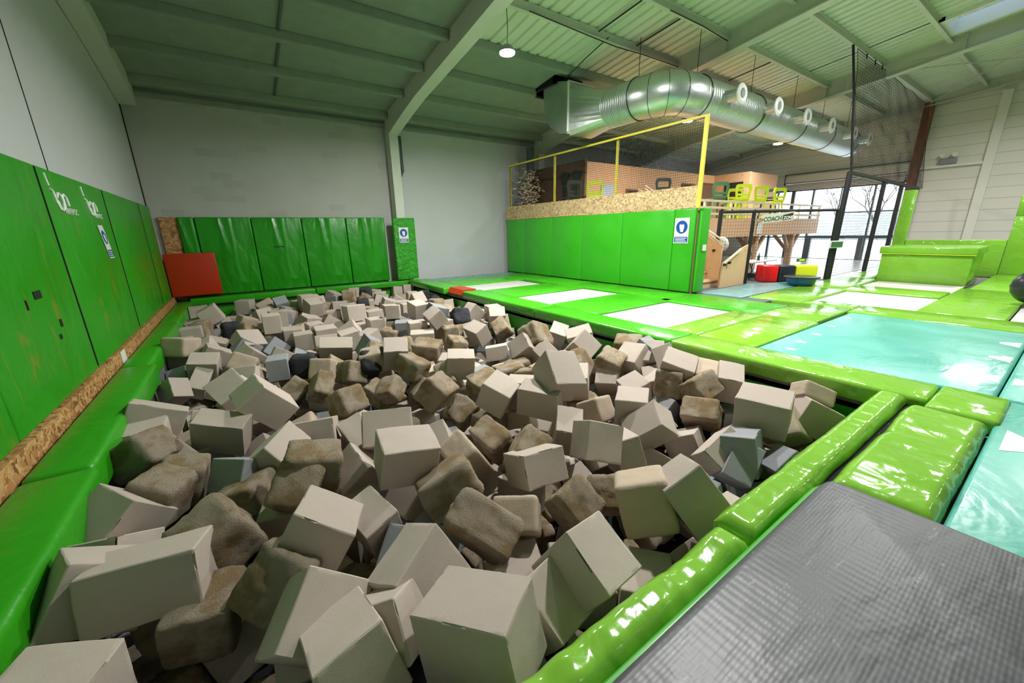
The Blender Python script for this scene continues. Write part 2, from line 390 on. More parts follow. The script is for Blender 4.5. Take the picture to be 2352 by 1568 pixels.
for a in ((8.45, 8.55, 9.85, 11.2), (9.45, 9.55, 9.85, 11.2), (8.45, 9.55, 9.85, 9.95), (8.45, 9.55, 11.1, 11.2)): box(bm, *a, zh-.12, zh+1.2)
box(bm, 8.45, 9.55, 9.85, 11.2, zh+1.1, zh+1.2); ob('duct_shaft', bm, 'dark_hole', kind='structure')
# skylight
bm = BM()
for a in ((16.2, 16.35, .9, 3.5), (17.5, 17.65, .9, 3.5)): prism(bm, [(a[2], zr(a[2])-.1), (a[3], zr(a[3])-.1), (a[3], zr(a[3])+.3), (a[2], zr(a[2])+.3)], 'x', a[0], a[1])
for y in (.9, 3.38): box(bm, 16.2, 17.65, y, y+.12, zr(y)-.1, zr(y)+.3)
bar(bm, (16.95, .9, zr(.9)+.2), (16.95, 3.5, zr(3.5)+.2), .05)
wf = st('window_1', bm, 'white_paint', 'white framed roof skylight')
ob('pane', prism(BM(), [(.95, zr(.95)+.26), (3.45, zr(3.45)+.26), (3.45, zr(3.45)+.27), (.95, zr(.95)+.27)], 'x', 16.3, 17.55), 'skylight_glass', wf)
# purlins
XB = [(-1.5, 4.8, 0), (5.15, 11.35, 1), (11.45, 18.0, 2), (18.2, 24.6, 2)]
PY = [14.0, 12.4, 10.85, 9.35, 7.8, 6.38, 4.93, 3.5, 2.05, .6, -.9]
n = 3
for x0, x1, k in XB:
    for y in PY:
        if k == 2 and x0 == 11.45 and y == 2.05: x0b = [(x0, 16.2), (17.65, x1)]
        elif k == 1 and y == 10.85: x0b = [(x0, 8.5), (9.5, x1)]
        else: x0b = [(x0, x1)]
        bm = BM()
        for a, b in x0b:
            z = zr(y)
            if k == 0 or (k == 1 and y > 9.3): box(bm, a, b, y-.09, y+.09, z-.20, z+.02, .035, 2)
            else:
                box(bm, a, b, y-.05, y+.05, z-.17, z-.155); box(bm, a, b, y-.006, y+.006, z-.16, z); box(bm, a, b, y-.05, y+.05, z-.02, z-.004)
        st('trim_%d' % n, bm, 'flocked_insulation' if k == 0 or (k == 1 and y > 9.3) else 'cream_beam_paint', 'roof purlin'); n += 1
for x, y0, y1 in ((1.5, 9.4, 10.8), (1.55, 10.95, 12.3), (1.6, 12.5, 13.9)):
    st('trim_%d' % n, prism(BM(), [(y0, zr(y0)-.05), (y1, zr(y1)-.05), (y1, zr(y1)+.02), (y0, zr(y0)+.02)], 'x', x, x+.05), 'grey_pipe', 'dark joint between insulated roof panels'); n += 1
# eaves beam
st('trim_%d' % n, box(BM(), -1.75, 11.2, 14.28, 14.5, 5.28, 5.42, .02), 'flocked_insulation', 'insulated eaves beam along the back wall'); n += 1
st('trim_%d' % n, box(BM(), -1.75, 11.2, 14.36, 14.5, 5.08, 5.2, .02), 'flocked_insulation', 'insulated lower eaves beam along the back wall'); n += 1
# rafters with haunch
def ibeam(x, wd, solid, mat, d=.45, y0=-2):
    global n
    bm = BM()
    def bot(y): return zr(y)-d-(max(0, (y-11.6)/2.9)**1.3*.22 if y > 11.6 else 0)
    ys = [y0, 2, 6, 9, 11.6, 12.6, 13.4, 14.35]
    lo = [(y, bot(y)) for y in ys]; up = [(y, zr(y)+.02) for y in ys][::-1]
    if solid: prism(bm, lo+up, 'x', x-wd/2, x+wd/2)
    else:
        prism(bm, lo+up, 'x', x-.012, x+.012)
        prism(bm, lo+[(y, z+.03) for y, z in lo][::-1], 'x', x-wd/2, x+wd/2)
        prism(bm, [(y, z-.05) for y, z in up][::-1]+up, 'x', x-wd/2, x+wd/2)
        for y in (3.2, 6.4, 9.4, 12.2): box(bm, x-wd/2+.01, x+wd/2-.01, y-.008, y+.008, bot(y)+.02, zr(y)-.02)
    st('trim_%d' % n, bm, mat, 'sloping roof rafter'); n += 1
ibeam(4.98, .34, True, 'cream_beam_paint'); ibeam(11.3, .26, False, 'cream_beam_paint', .5); ibeam(18.05, .26, False, 'cream_beam_paint', .5)
ibeam(-1.6, .34, True, 'cream_beam_paint', .36); ibeam(24.5, .24, False, 'cream_beam_paint', .34)
for x in (4.98, 11.35, 18.05):
    st('trim_%d' % n, box(BM(), x-.15, x+.15, 14.05, 14.5, -.12, 5.3), 'cream_beam_paint', 'steel column on the back wall'); n += 1
st('trim_%d' % n, box(BM(), 24.4, 24.7, 4.82, 5.1, -.12, 6.4), 'rust_column', 'brown gable column beside the glass front'); n += 1
st('trim_%d' % n, box(BM(), 24.58, 24.72, 2.78, 3.05, -.12, 6.35), 'cream_post_paint', 'cream post on the panelled right wall'); n += 1
st('trim_%d' % n, box(BM(), 24.6, 24.72, 2.9, 5.0, 3.82, 3.92), 'cream_post_paint', 'cream rail on the panelled right wall'); n += 1
for (xa, ya, xb, yb) in ((18.3, 4.9, 24.3, .6), (18.3, .6, 24.3, 4.9), (11.6, 13.9, 17.9, 9.4), (18.3, 9.4, 24.3, 13.9), (18.3, 13.9, 24.3, 9.4)):
    st('trim_%d' % n, tube(BM(), [(xa, ya, zr(ya)-.24), (xb, yb, zr(yb)-.24)], .022, 6), 'cream_beam_paint', 'thin diagonal roof brace'); n += 1
# glass front
bm = BM()
for y, wd in ((5.25, .1), (6.15, .07), (7.4, .05), (8.55, .08), (9.45, .16), (10.35, .1), (11.55, .1)): box(bm, 24.66, 24.8, y-wd/2, y+wd/2, -.1, 3.45)
for z, y0, y1, h in ((-.06, 5.1, 11.6, .1), (3.4, 5.1, 11.6, .1), (2.2, 5.2, 7.4, .05), (1.05, 5.2, 8.6, .14), (1.05, 8.6, 11.6, .06)): box(bm, 24.67, 24.79, y0, y1, z-h/2, z+h/2)
for y in (6.3, 8.4): box(bm, 24.65, 24.8, y-.09, y+.09, -.1, 1.1)
wf = st('window_2', bm, 'frame_grey', 'grey framed glass front')
ob('pane', box(BM(), 24.72, 24.73, 5.1, 11.6, -.1, 3.4), 'window_glass', wf)
bm = BM()
prism(bm, [(24.2, 3.75), (24.35, 3.68), (24.72, 3.68), (24.72, 4.16), (24.32, 4.16), (24.2, 4.08)], 'y', 5.1, 9.75)
t = empty('roller_shutter', (24.5, 7.4, 3.4), 'beige roller shutter box above the glass front', 'shutter')
ob('shutter_box', bm, 'shutter_beige', t)
bm = BM(); [box(bm, 24.5, 24.56, 5.2, 9.6, 3.40+i*.07, 3.455+i*.07) for i in range(4)]
ob('slats', bm, 'shutter_beige', t)
bm = BM(); box(bm, 24.18, 24.7, 9.75, 9.78, 3.66, 4.18); box(bm, 24.19, 24.22, 5.1, 9.75, 3.72, 3.745); box(bm, 24.3, 24.7, 5.1, 9.75, 4.16, 4.19); ob('edge_trim', bm, 'steel_dark', t)
# outside ground and far hedge
st('ground', box(BM(), 24.9, 120, -60, 80, -.6, -.35), 'snow_ground')
bm = BM(); random.seed(4)
yy = -40
while yy < 70:
    h = random.uniform(2.2, 3.8); box(bm, 70, 72, yy, yy+4, -.4, h, .4); yy += 3.5
ob('hedge', bm, 'distant_hedge', label='low grey hedge line far outside behind the glass front', cat='hedge')
def tree(x, y, h, seed, lab):
    random.seed(seed); bm = BM()
    def br(p, d, L, r, k):
        q = p+d*L; tube(bm, [p, (p+q)/2+Vector((random.uniform(-.05, .05),)*3)*L, q], [r, r*.85, r*.65], 5)
        if k == 0: return
        for _ in range(3 if k > 1 else 4):
            e = (d+Vector((random.uniform(-.8, .8), random.uniform(-.9, .9), random.uniform(-.1, .6)))).normalized(); br(q, e, L*.68, r*.6, k-1)
    br(Vector((x, y, -.4)), Vector((0, 0, 1)), h*.36, h*.016, 5)
    ob('bare_tree', bm, 'bark', label=lab, cat='tree', group='bare trees outside the glass front')
tree(36, 8.6, 5.6, 3, 'bare tree outside, nearest to the glass front behind the black cage'); tree(52, 15.5, 7, 5, 'small bare tree outside, left of the nearest tree'); tree(47, 8.5, 6.5, 8, 'thin bare tree outside, farther behind the nearest tree')

# ================================================================ PADS
def pad(name, x0, x1, y0, y1, z0, z1, mat, label, cat='pad', group=None, bev=.035, parent=None):
    return ob(name, box(BM(), x0, x1, y0, y1, z0, z1, bev, 3), mat, parent, label, cat, group, smooth=True)
G1 = 'wall pads on the left wall'
ys = [(-2.6, -.3), (-.3, 2.0), (2.0, 4.5), (4.5, 6.74), (6.76, 9.46), (9.48, 12.5), (12.52, 14.0)]
ln = ['lowest left edge of the picture', 'left edge of the picture, second', 'left edge, below its blank upper part', 'with small black patches near its foot', 'bearing two white logos at its top', 'with orange scuffs and a vertical tear', 'narrow one against the back corner']
for (a, b), l in zip(ys, ln):
    if b < 3: continue
    pad('wall_pad', -1.78, -1.66, a, b, .06, 2.42, 'wall_pad_vinyl', 'tall green left wall pad, '+l, 'wall pad', G1, .03)
ob('baseboard_panel', box(BM(), -1.78, -1.62, 2.2, 14.3, -.20, .055, .004), 'osb_dark', label='long brown chipboard strip under the left wall pads', cat='board')
ob('tape_strip', box(BM(), -1.622, -1.615, 7.6, 7.85, -.2, .05), 'white_plastic', label='short white tape stuck on the chipboard strip', cat='tape')
for i, (a, b, xi, l) in enumerate(((-.9, 1.3, -1.10, 'beside the very front of the pit'), (1.31, 4.05, -1.16, 'second from the front, beside the large front blocks'), (4.07, 7.2, -1.20, 'third from the front, at mid pit'), (7.21, 10.7, -1.27, 'second from the back corner'), (10.71, 14.1, -1.27, 'farthest, stained orange below the red pad'))):
    pad('ledge_pad', -1.6, xi, a, b, -.38, -.08, 'green_vinyl', 'green ledge pad left of the pit, '+l, 'pad', 'ledge pads on the left of the pit', .05)
for y, z0 in ((6.75, .1), (9.47, .1), (12.51, .1)): st('trim_%d' % (200+int(y)), box(BM(), -1.665, -1.657, y-.012, y+.012, z0, 2.40), 'dark_hole', 'dark strip standing in for shade between left wall pads')  # black strips added so the lit gaps read as shaded
st('trim_220', box(BM(), -1.78, -1.755, 14.47, 14.5, 2.3, 5.1), 'steel_dark', 'dark vertical joint in the back left corner')
# back wall pads
xs = [(-1.2, -.83), (-.82, .5), (.51, 1.84), (1.85, 3.17), (3.18, 4.47)]
for (a, b), l in zip(xs, ('narrow leftmost one beside the chipboard', 'second from left, partly behind the red pad', 'third from left, with a small black tear', 'fourth from left', 'rightmost, beside the dark gap')):
    pad('back_wall_pad', a+.004, b-.004, 14.33, 14.5, .0, 2.18, 'folded_green_vinyl', 'creased green back wall pad, '+l, 'wall pad', 'creased pads on the back wall', .03)
pad('column_pad', 4.63, 5.42, 13.92, 14.06, .02, 2.16, 'crinkled_green_vinyl', 'crinkled green pad wrapped in front of the steel column', 'wall pad')
ob('chipboard_strip', box(BM(), -1.58, -1.2, 14.4, 14.5, -.1, 2.18), 'osb_dark', label='upright chipboard strip in the back left corner', cat='board')
o = pad('crash_mat', -1.65, -.52, 14.02, 14.26, .06, 1.22, 'red_vinyl', 'red square mat leaning in the back left corner', 'mat', None, .02)
for a, b, l in ((-1.3, 1.9, 'left part'), (1.91, 5.12, 'right part, below the column pad')): pad('back_ledge_pad', a, b, 13.95, 14.3, -.22, -.02, 'green_vinyl', 'low green ledge pad below the back wall, '+l, 'pad', 'ledge pads along the back wall')
# right border of the pit
for a, b, l in ((.56, 3.28, 'nearest stretch, ending at the front corner'), (3.30, 6.6, 'beside the nearest white trampoline'), (6.62, 9.95, 'beside the middle white trampoline')):
    pad('border_pad', 5.12, 5.72, a, b, -.20, .0, 'deck_green_vinyl' if a > 3 else 'lime_vinyl', 'long green border pad right of the pit, '+l, 'pad', 'border pads on the right side of the pit', .04)
pad('border_pad', 5.0, 5.72, 10.95, 13.9, -.20, .0, 'deck_green_vinyl', 'long green border pad right of the pit, farthest stretch', 'pad', 'border pads on the right side of the pit', .04)
ob('foam_wedge', prism(BM(), [(5.1, -.12), (5.6, -.12), (5.6, .02), (5.2, .02)], 'y', 10.0, 10.9), 'red_vinyl', label='small red foam wedge in the gap of the right pit border', cat='wedge')
# trampolines
def tramp(x0, x1, y0, y1, l, g='white trampoline beds in the deck'):
    t = empty('trampoline', ((x0+x1)/2, (y0+y1)/2, -.12), l, 'trampoline', g)
    ob('trampoline_bed', box(BM(), x0+.0, x1-.0, y0+.0, y1-.0, -.055, -.045), 'tramp_bed', t)
    bm = BM()
    for a in ((x0, x0+.03, y0, y1), (x1-.03, x1, y0, y1), (x0, x1, y0, y0+.03), (x0, x1, y1-.03, y1)): box(bm, *a, -.12, -.06)
    ob('frame', bm, 'steel_dark', t)
    return t
tramp(5.74, 8.03, 3.8, 5.3, 'white trampoline bed nearest to the foam pit corner'); tramp(5.74, 8.2, 6.78, 8.2, 'white trampoline bed, middle one beside the pit'); tramp(5.74, 8.0, 9.72, 11.2, 'white trampoline bed farthest along the pit, near the back wall')
tramp(10.5, 12.78, 1.66, 3.32, 'white trampoline bed in front of the lime vaulting box row'); tramp(14.0, 15.85, 1.66, 3.42, 'white trampoline bed at the foot of the lime vaulting box'); tramp(10.5, 12.75, -1.5, .5, 'white trampoline bed cut off at the right edge of the picture')
GP = 'deck pads around the trampolines'
def dp(x0, x1, y0, y1, l, mat='deck_green_vinyl', z1=0.0, z0=-.119, bev=.03): return pad('deck_pad', x0, x1, y0, y1, z0, z1, mat, l, 'pad', GP, bev)
dp(5.73, 8.28, 5.31, 6.77, 'green deck pad between the nearest and middle pit side trampolines')
dp(5.73, 8.28, 8.21, 9.71, 'green deck pad between the middle and farthest pit side trampolines')
dp(5.73, 8.28, 11.21, 13.0, 'green deck pad beyond the farthest pit side trampoline')
dp(8.04, 9.42, 3.36, 5.55, 'green deck pad right of the nearest pit side trampoline')
dp(8.29, 9.36, 5.56, 8.9, 'green deck pad strip below the smooth green wall, near half')
dp(8.29, 9.36, 8.91, 12.95, 'green deck pad strip below the smooth green wall, far half')
dp(5.73, 8.03, 3.22, 3.79, 'narrow lime deck pad on the near side of the nearest trampoline', 'lime_vinyl')
dp(8.05, 9.9, 2.42, 3.35, 'glossy lime deck pad at the far corner of the teal mat', 'lime_vinyl')
dp(5.73, 8.03, 2.36, 3.2, 'glossy lime deck pad between the teal mat and nearest trampoline', 'lime_crinkled_vinyl')
dp(9.52, 10.48, -2.6, 2.4, 'lime deck pad strip on the far edge of the teal mat', 'lime_vinyl')
dp(9.92, 12.8, 3.33, 4.4, 'glossy lime deck pad left of the front right trampoline', 'lime_vinyl', .0)
dp(12.82, 15.9, 3.44, 4.42, 'glossy lime deck pad below the black cage posts', 'lime_vinyl', .0)
dp(12.8, 13.98, 1.66, 3.42, 'lime deck pad between the two right hand trampolines', 'lime_vinyl')
dp(10.5, 15.0, .52, 1.64, 'lime runway pad right of the trampolines, near part', 'lime_vinyl')
dp(15.02, 19.7, .52, 1.5, 'lime runway pad leading to the green end wall', 'lime_vinyl')
dp(12.77, 15.0, -1.5, .5, 'lime deck pad under the black ball', 'lime_vinyl')
dp(15.02, 19.7, -2.4, .5, 'lime deck pad at the far right of the deck', 'lime_vinyl')
dp(9.92, 10.48, 2.42, 3.31, 'small lime deck pad by the corner of the front right trampoline', 'lime_vinyl')
dp(15.95, 20.5, 3.62, 4.42, 'lime deck pad strip beneath the black cage net', 'lime_vinyl')
ob('floor_mat', box(BM(), 5.8, 9.4, 13.02, 13.9, -.12, -.03, .01), 'pale_teal_floor_mat', label='grey teal floor mat at the far end by the back wall', cat='mat')
o = ob('floor_mat', prism(BM(), [(9.7, 4.45), (14.6, 4.45), (12.2, 5.5), (9.7, 5.5)], 'z', -.029, -.004), 'pale_teal_floor_mat', label='pale teal floor mat in front of the wooden stairs', cat='mat')
# teal mats with stars
def star(cx, cy, r, half=None):
    pts = [(cx+(r if i % 2 == 0 else r*.42)*math.cos(math.pi*i/5+.3), cy+(r if i % 2 == 0 else r*.42)*math.sin(math.pi*i/5+.3)) for i in range(10)]
    return pts
t = pad('gym_mat', 5.74, 9.5, .2, 2.34, -.119, -.012, 'teal_vinyl', 'large teal mat with white stars beside the right pit border', 'mat', 'teal mats', .03)
for (x, y) in ((8.87, 2.2), (7.93, 2.16), (7.14, 2.1), (6.5, 2.08), (6.0, 2.02)): ob('star', prism(BM(), star(x, y, .085), 'z', -.0122, -.0095), 'star_white', t)
for x in (8.5, 7.5, 6.45): ob('star', prism(BM(), [(x-.16, .24), (x+.16, .24), (x+.05, .42), (x-.05, .42)], 'z', -.0122, -.0095), 'star_white', t)
t = pad('gym_mat', 5.74, 9.5, -2.0, .19, -.119, -.012, 'teal_vinyl', 'second teal mat at the right picture edge, beyond a seam', 'mat', 'teal mats', .03)
for x in (8.5, 7.5, 6.45): ob('star', prism(BM(), [(x-.16, .15), (x+.16, .15), (x+.05, .0), (x-.05, .0)], 'z', -.0122, -.0095), 'star_white', t)
t = pad('gym_mat', 2.82, 5.7, -2.0, .135, -.119, -.012, 'teal_vinyl', 'teal mat in the lower right corner beside the black runway', 'mat', 'teal mats', .03)
ob('star', prism(BM(), [(4.35, .06), (4.85, .06), (4.66, -.14), (4.52, -.13)], 'z', -.0122, -.0095), 'star_white', t)
# crumpled pads in front (subdivided + displaced)
def puffy(name, x0, x1, y0, y1, z0, z1, mat, label, amp=.012, fr=9, rx=.04, nx=60, ny=14, seed=0, ax='x'):
    bm = BM()
    V = {}
    for i in range(nx+1):
        for j in range(ny+1):
            u, v = i/nx, j/ny
            x = x0+(x1-x0)*u; y = y0+(y1-y0)*v
            e = min(v, 1-v)*(y1-y0); e2 = min(u, 1-u)*(x1-x0); e = min(e, e2)
            dz = -max(0, rx-e)**2/rx
            wv = noise.noise(Vector((x*fr*.5, y*fr*.16+seed, seed)))*amp*.6+noise.noise(Vector((x*fr*1.6, y*fr*.4, seed+3)))*amp*.7
            fold = max(0, noise.noise(Vector((x*2.1, y*.8, seed+9)))-.18)*amp*-4
            V[i, j] = bm.verts.new((x, y+(noise.noise(Vector((x*2, 5, seed)))*.012 if j in (0, ny) else 0), z1+dz+wv+fold))
    for i in range(nx):
        for j in range(ny): bm.faces.new((V[i, j], V[i+1, j], V[i+1, j+1], V[i, j+1]))
    per = [V[i, 0] for i in range(nx)]+[V[nx, j] for j in range(ny)]+[V[i, ny] for i in range(nx, 0, -1)]+[V[0, j] for j in range(ny, 0, -1)]
    lo = [bm.verts.new((v.co.x+noise.noise(v.co*6)*.01, v.co.y+noise.noise(v.co*7)*.01, z0)) for v in per]
    k = len(per)
    for i in range(k): bm.faces.new((per[i], lo[i], lo[(i+1) % k], per[(i+1) % k]))
    bm.faces.new(lo)
    return ob(name, bm, mat, label=label, cat='pad', group='crumpled pads at the front of the pit', smooth=True)
puffy('front_pad', 2.03, 5.1, .69, .91, -.34, .015, 'lime_vinyl', 'long narrow wrinkled lime pad on the near side of the pit, far piece', .010, 9, .06, 110, 14, 1)
puffy('front_pad', -.6, 2.01, .69, .89, -.34, .0, 'lime_vinyl', 'wrinkled lime pad along the bottom picture edge, near piece', .026, 6, .07, 110, 14, 4)
puffy('soft_pad', 2.9, 4.85, .15, .645, -.119, .035, 'lime_vinyl', 'puffy glossy lime pad between the black runway and pit corner', .022, 5, .07, 60, 26, 7)
pad('corner_pad', 4.9, 5.68, .10, .55, -.119, .02, 'lime_vinyl', 'square lime pad at the near right corner of the pit', 'pad', 'crumpled pads at the front of the pit', .04)
st('floor', box(BM(), -.9, 5.2, .55, .70, -.3, -.085), 'speckled_rubber', 'black speckled rubber strip in the gap')
# black runway
t = empty('runway_mat', (1, -1, -.12), 'large black textured runway mat in the lower right foreground', 'mat')
def runway(x1, y1, zt, zb, r, rc):
    bm = BM(); prof = []
    cs = []
    for k in range(7):
        a = math.pi/2*k/6; cs.append((x1-rc+rc*math.sin(a), y1-rc+rc*math.cos(a)))
    out = [(-1.0, y1)]+cs+[(x1, -3.2), (-1.0, -3.2)]
    def ring(off, z): 
        R = []
        for (x, y) in out: R.append(bm.verts.new((min(x, x1-off) if x > 0 else x, min(y, y1-off) if y > -3 else y, z)))
        return R
    rs = [ring(0, zb)]+[ring(r*(1-math.cos(a)), zt-r+r*math.sin(a)) for a in [math.pi/2*i/6 for i in range(7)]]
    for a, b in zip(rs, rs[1:]):
        for i in range(len(out)): bm.faces.new((a[i], a[(i+1) % len(out)], b[(i+1) % len(out)], b[i]))
    bm.faces.new(rs[-1]); bm.faces.new(rs[0][::-1])
    return bm
ob('runway_top', runway(2.80, .635, .10, .03, .05, .16), 'black_runway_fabric', t, smooth=True)
ob('runway_base', runway(2.80, .665, .045, -.119, .02, .16), 'smooth_green_vinyl', t, label='green vinyl side of the runway', smooth=True)
# ================================================================ MEZZANINE
st('wall_mezzanine', box(BM(), 9.51, 9.80, 5.66, 13.97, -.12, 2.08), 'plywood_orange')
ys = [5.64, 6.22, 7.9, 9.55, 11.1, 12.75, 13.95]
for i, (a, b) in enumerate(zip(ys, ys[1:])):
    l = ['nearest, beside the wooden stairs', 'second from the stairs', 'third from the stairs', 'fourth from the stairs', 'fifth from the stairs', 'farthest, by the back wall'][i]
    pad('mezzanine_pad', 9.40, 9.49, a+.004, b-.004, .01, 2.075, 'smooth_green_vinyl', 'smooth green wall pad below the chipboard band, '+l, 'wall pad', 'smooth pads below the mezzanine', .02)
pad('corner_pad', 9.51, 9.86, 5.52, 5.63, .01, 2.08, 'smooth_green_vinyl', 'narrow green pad wrapping the wall end beside the stairs', 'wall pad', None, .02)
ob('wall_switch', box(BM(), 9.62, 9.76, 5.49, 5.518, 1.05, 1.2, .005), 'white_plastic', label='small white switch box on the green pad beside the stairs', cat='switch')
ob('chipboard_band', box(BM(), 9.43, 9.47, 5.62, 14.0, 2.085, 2.60), 'osb', label='long chipboard guard band above the smooth green pads', cat='board')
t = empty('net_support', (9.45, 9.8, 2.6), 'yellow post frame holding the mezzanine safety net', 'frame')
for y, zt, wd in ((5.63, 4.12, .09), (8.3, 4.08, .07), (11.05, 4.08, .07), (13.72, 4.12, .06)):
    ob('post', box(BM(), 9.41 if y < 6 else 9.48, 9.47 if y < 6 else 9.53, y-wd/2, y+wd/2, 2.08 if y < 6 else 2.6, zt, .004), 'yellow_paint', t)
ob('top_rail', box(BM(), 9.42, 9.47, 5.66, 13.75, 4.08, 4.13, .004), 'yellow_paint', t)
def net(name, p0, pu, pv, nu, nv, r, label, par=None, mat='black_cord', wav=.0, edge=True, clip=None):
    """grid of cords spanned from p0 along pu and pv"""
    bm = BM(); p0, pu, pv = Vector(p0), Vector(pu), Vector(pv); nn = pu.cross(pv).normalized()
    def P(u, v): return p0+pu*u+pv*v+nn*(noise.noise(Vector((u*9, v*9, 1)))*wav)
    K = 10 if wav else 1
    for i in range(nu+1):
        u = i/nu; v1 = clip(u) if clip else 1
        for k in range(K):
            bar(bm, P(u, v1*k/K), P(u, v1*(k+1)/K), r*(2.2 if edge and i in (0, nu) else 1), None, 3)
    for j in range(nv+1):
        v = j/nv; us = [i/nu for i in range(nu+1) if (not clip or clip(i/nu) >= v)]
        if len(us) < 2: continue
        for k in range(K):
            a = us[0]+(us[-1]-us[0])*k/K; b = us[0]+(us[-1]-us[0])*(k+1)/K
            bar(bm, P(a, v), P(b, v), r*(2.2 if edge and j in (0, nv) else 1), None, 3)
    return ob(name, bm, mat, par, label, None if par else 'net')
net('safety_net', (9.46, 5.68, 2.6), (0, 8.04, 0), (0, 0, 1.46), 134, 24, .007, 'black square mesh net stretched above the chipboard band')
# floor of the mezzanine
bm = BM(); box(bm, 11.4, 22.6, 7.5, 14.5, 1.74, 1.9); box(bm, 9.8, 11.4, 8.9, 14.5, 1.74, 1.9)
st('floor', bm, 'spruce', 'raised wooden mezzanine floor')
ob('fascia_board', box(BM(), 11.42, 22.6, 7.44, 7.49, 1.27, 1.92), 'plywood_orange', label='wide plywood fascia along the mezzanine edge', cat='board')
t = empty('balustrade', (16, 7.45, 1.9), 'pale wooden balustrade along the open mezzanine edge', 'railing')
for z in (2.06, 2.26, 2.47): ob('rail', box(BM(), 11.42, 22.6, 7.40, 7.44, z-.035, z+.035, .005), 'rail_wood', t)
for x in (12.9, 14.6, 16.4, 18.3, 20.3, 22.5): ob('baluster', box(BM(), x-.04, x+.04, 7.445, 7.50, 1.28, 2.5), 'rail_wood', t)
for x, l in ((17.4, 'nearer the stairs'), (20.8, 'nearer the glass front')):
    t = empty('branching_post', (x, 7.8, -.03), 'timber post with branching struts under the mezzanine, '+l, 'post', 'timber posts under the mezzanine')
    ob('post', box(BM(), x-.11, x+.11, 7.68, 7.92, -.03, 1.27, .01), 'timber_post', t)
    for dx, dy in ((-.75, 0), (.75, 0), (0, .7)): ob('strut', bar(BM(), (x, 7.8, .45), (x+dx, 7.8+dy, 1.25), .12), 'timber_post', t)
ob('floor_beam', box(BM(), 11.5, 22.5, 7.65, 7.95, 1.27, 1.73, .01), 'timber_post', label='long timber beam under the mezzanine floor', cat='beam')
# stairs
t = empty('staircase', (10.6, 7.3, -.03), 'pale wooden staircase rising behind the green wall end', 'stairs')
for i in range(9):
    z = .17+i*.215; y = 5.92+i*.33
    ob('tread', box(BM(), 9.88, 11.27, y-.03, y+.36, z-.04, z, .006), 'spruce', t)
    ob('riser', box(BM(), 9.88, 11.27, y, y+.03, z-.21, z-.04), 'spruce', t)
ob('side_panel', prism(BM(), [(5.88, -.03), (5.88, 1.10), (8.9, 2.9), (8.9, 1.9), (9.0, -.03)], 'x', 11.28, 11.32), 'spruce', t)
for z in (1.14, 1.24): ob('handrail', bar(BM(), (11.25, 5.84, z), (11.25, 8.6, z+1.72), .05, .035), 'rail_wood', t)
for y, z in ((6.1, .98), (6.75, 1.38), (7.6, 1.9)): ob('bolt', lathe(BM(), [(.035, -.05), (.035, 0)], (11.28, y, z), 'x', 10), 'steel_dark', t)
t = empty('stair_panel', (11.8, 5.7, -.03), 'angled wooden guard panel with handrail right of the stairs', 'panel')
ob('panel', prism(BM(), [(11.0, -.03), (12.38, -.03), (12.38, 1.12), (12.1, 1.05), (11.05, .66)], 'y', 5.68, 5.72), 'spruce', t)
ob('handrail', bar(BM(), (11.0, 5.62, .66), (11.85, 5.62, 1.02), .06, .04), 'rail_wood', t)
for x, z in ((11.05, .62), (11.28, .66)): ob('bolt', lathe(BM(), [(.04, -.04), (.04, .02)], (x, 5.64, z), 'y', 10), 'steel_dark', t)
# rooms on the mezzanine
bm = BM(); box(bm, 11.0, 19.7, 11.0, 11.1, 1.9, 4.02); box(bm, 19.6, 19.7, 9.35, 11.0, 1.9, 4.02); box(bm, 19.7, 22.3, 9.35, 9.45, 1.9, 4.0); 
st('wall_room', bm, 'plywood_orange')
st('wall_recess', box(BM(), 10.98, 11.08, 11.1, 14.4, 1.9, 4.1), 'brown_wall')
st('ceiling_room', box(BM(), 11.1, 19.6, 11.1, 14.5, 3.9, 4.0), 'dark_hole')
for i, (x0, x1, y, z1, l) in enumerate(((13.25, 14.0, 10.98, 3.1, 'with a slanted black strip, left'), (17.0, 17.9, 10.98, 3.5, 'middle, behind the net post'), (18.6, 19.5, 10.98, 3.6, 'right of the yellow post'))):
    d = ob('door_%d' % (i+1), box(BM(), x0, x1, y-.03, y, 1.9, z1), 'dark_door' if i != 2 else 'brown_wall', kind='structure', label='dark doorway in the plywood room wall, '+l)
    bm = BM(); box(bm, x0-.06, x0, y-.05, y, 1.9, z1+.06); box(bm, x1, x1+.06, y-.05, y, 1.9, z1+.06); box(bm, x0, x1, y-.05, y, z1, z1+.06)
    ob('door_frame', bm, 'brown_wall', d)
st('door_5', box(BM(), 19.57, 19.6, 9.62, 10.45, 1.9, 3.62), 'dark_door', 'dark doorway behind the lime chairs')
ob('poster', box(BM(), 11.75, 12.45, 10.97, 10.995, 2.4, 3.3), 'pale_blue_poster', label='pale blue poster on the plywood wall behind the net', cat='poster')
for j, (y, z) in enumerate(((12.0, 2.72), (11.45, 2.72), (12.0, 3.02), (11.45, 3.02))):
    ob('picture_frame', box(BM(), 10.94, 10.97, y, y+.27, z, z+.24), 'dark_plastic', label='small square black frame on the brown wall, '+('lower left', 'lower right', 'upper left', 'upper right')[j], cat='frame', group='black frames on the brown wall')
t = empty('hanging_shirts', (10.94, 11.8, 3.4), 'dark shirts hanging on the brown wall behind the net', 'shirts')
for y in (11.3, 11.95): ob('shirt', prism(BM(), [(y, 3.35), (y+.34, 3.35), (y+.34, 3.62), (y+.42, 3.57), (y+.4, 3.72), (y+.24, 3.80), (y+.12, 3.80), (y-.06, 3.72), (y-.08, 3.57), (y, 3.62)], 'x', 10.90, 10.965), 'dark_plastic', t)
ob('grey_column', tube(BM(), [(10.62, 13.9, 1.9), (10.62, 13.9, 4.9)], .16, 14), 'grey_pipe', label='dark grey round column behind the far end of the net', cat='column', smooth=True)
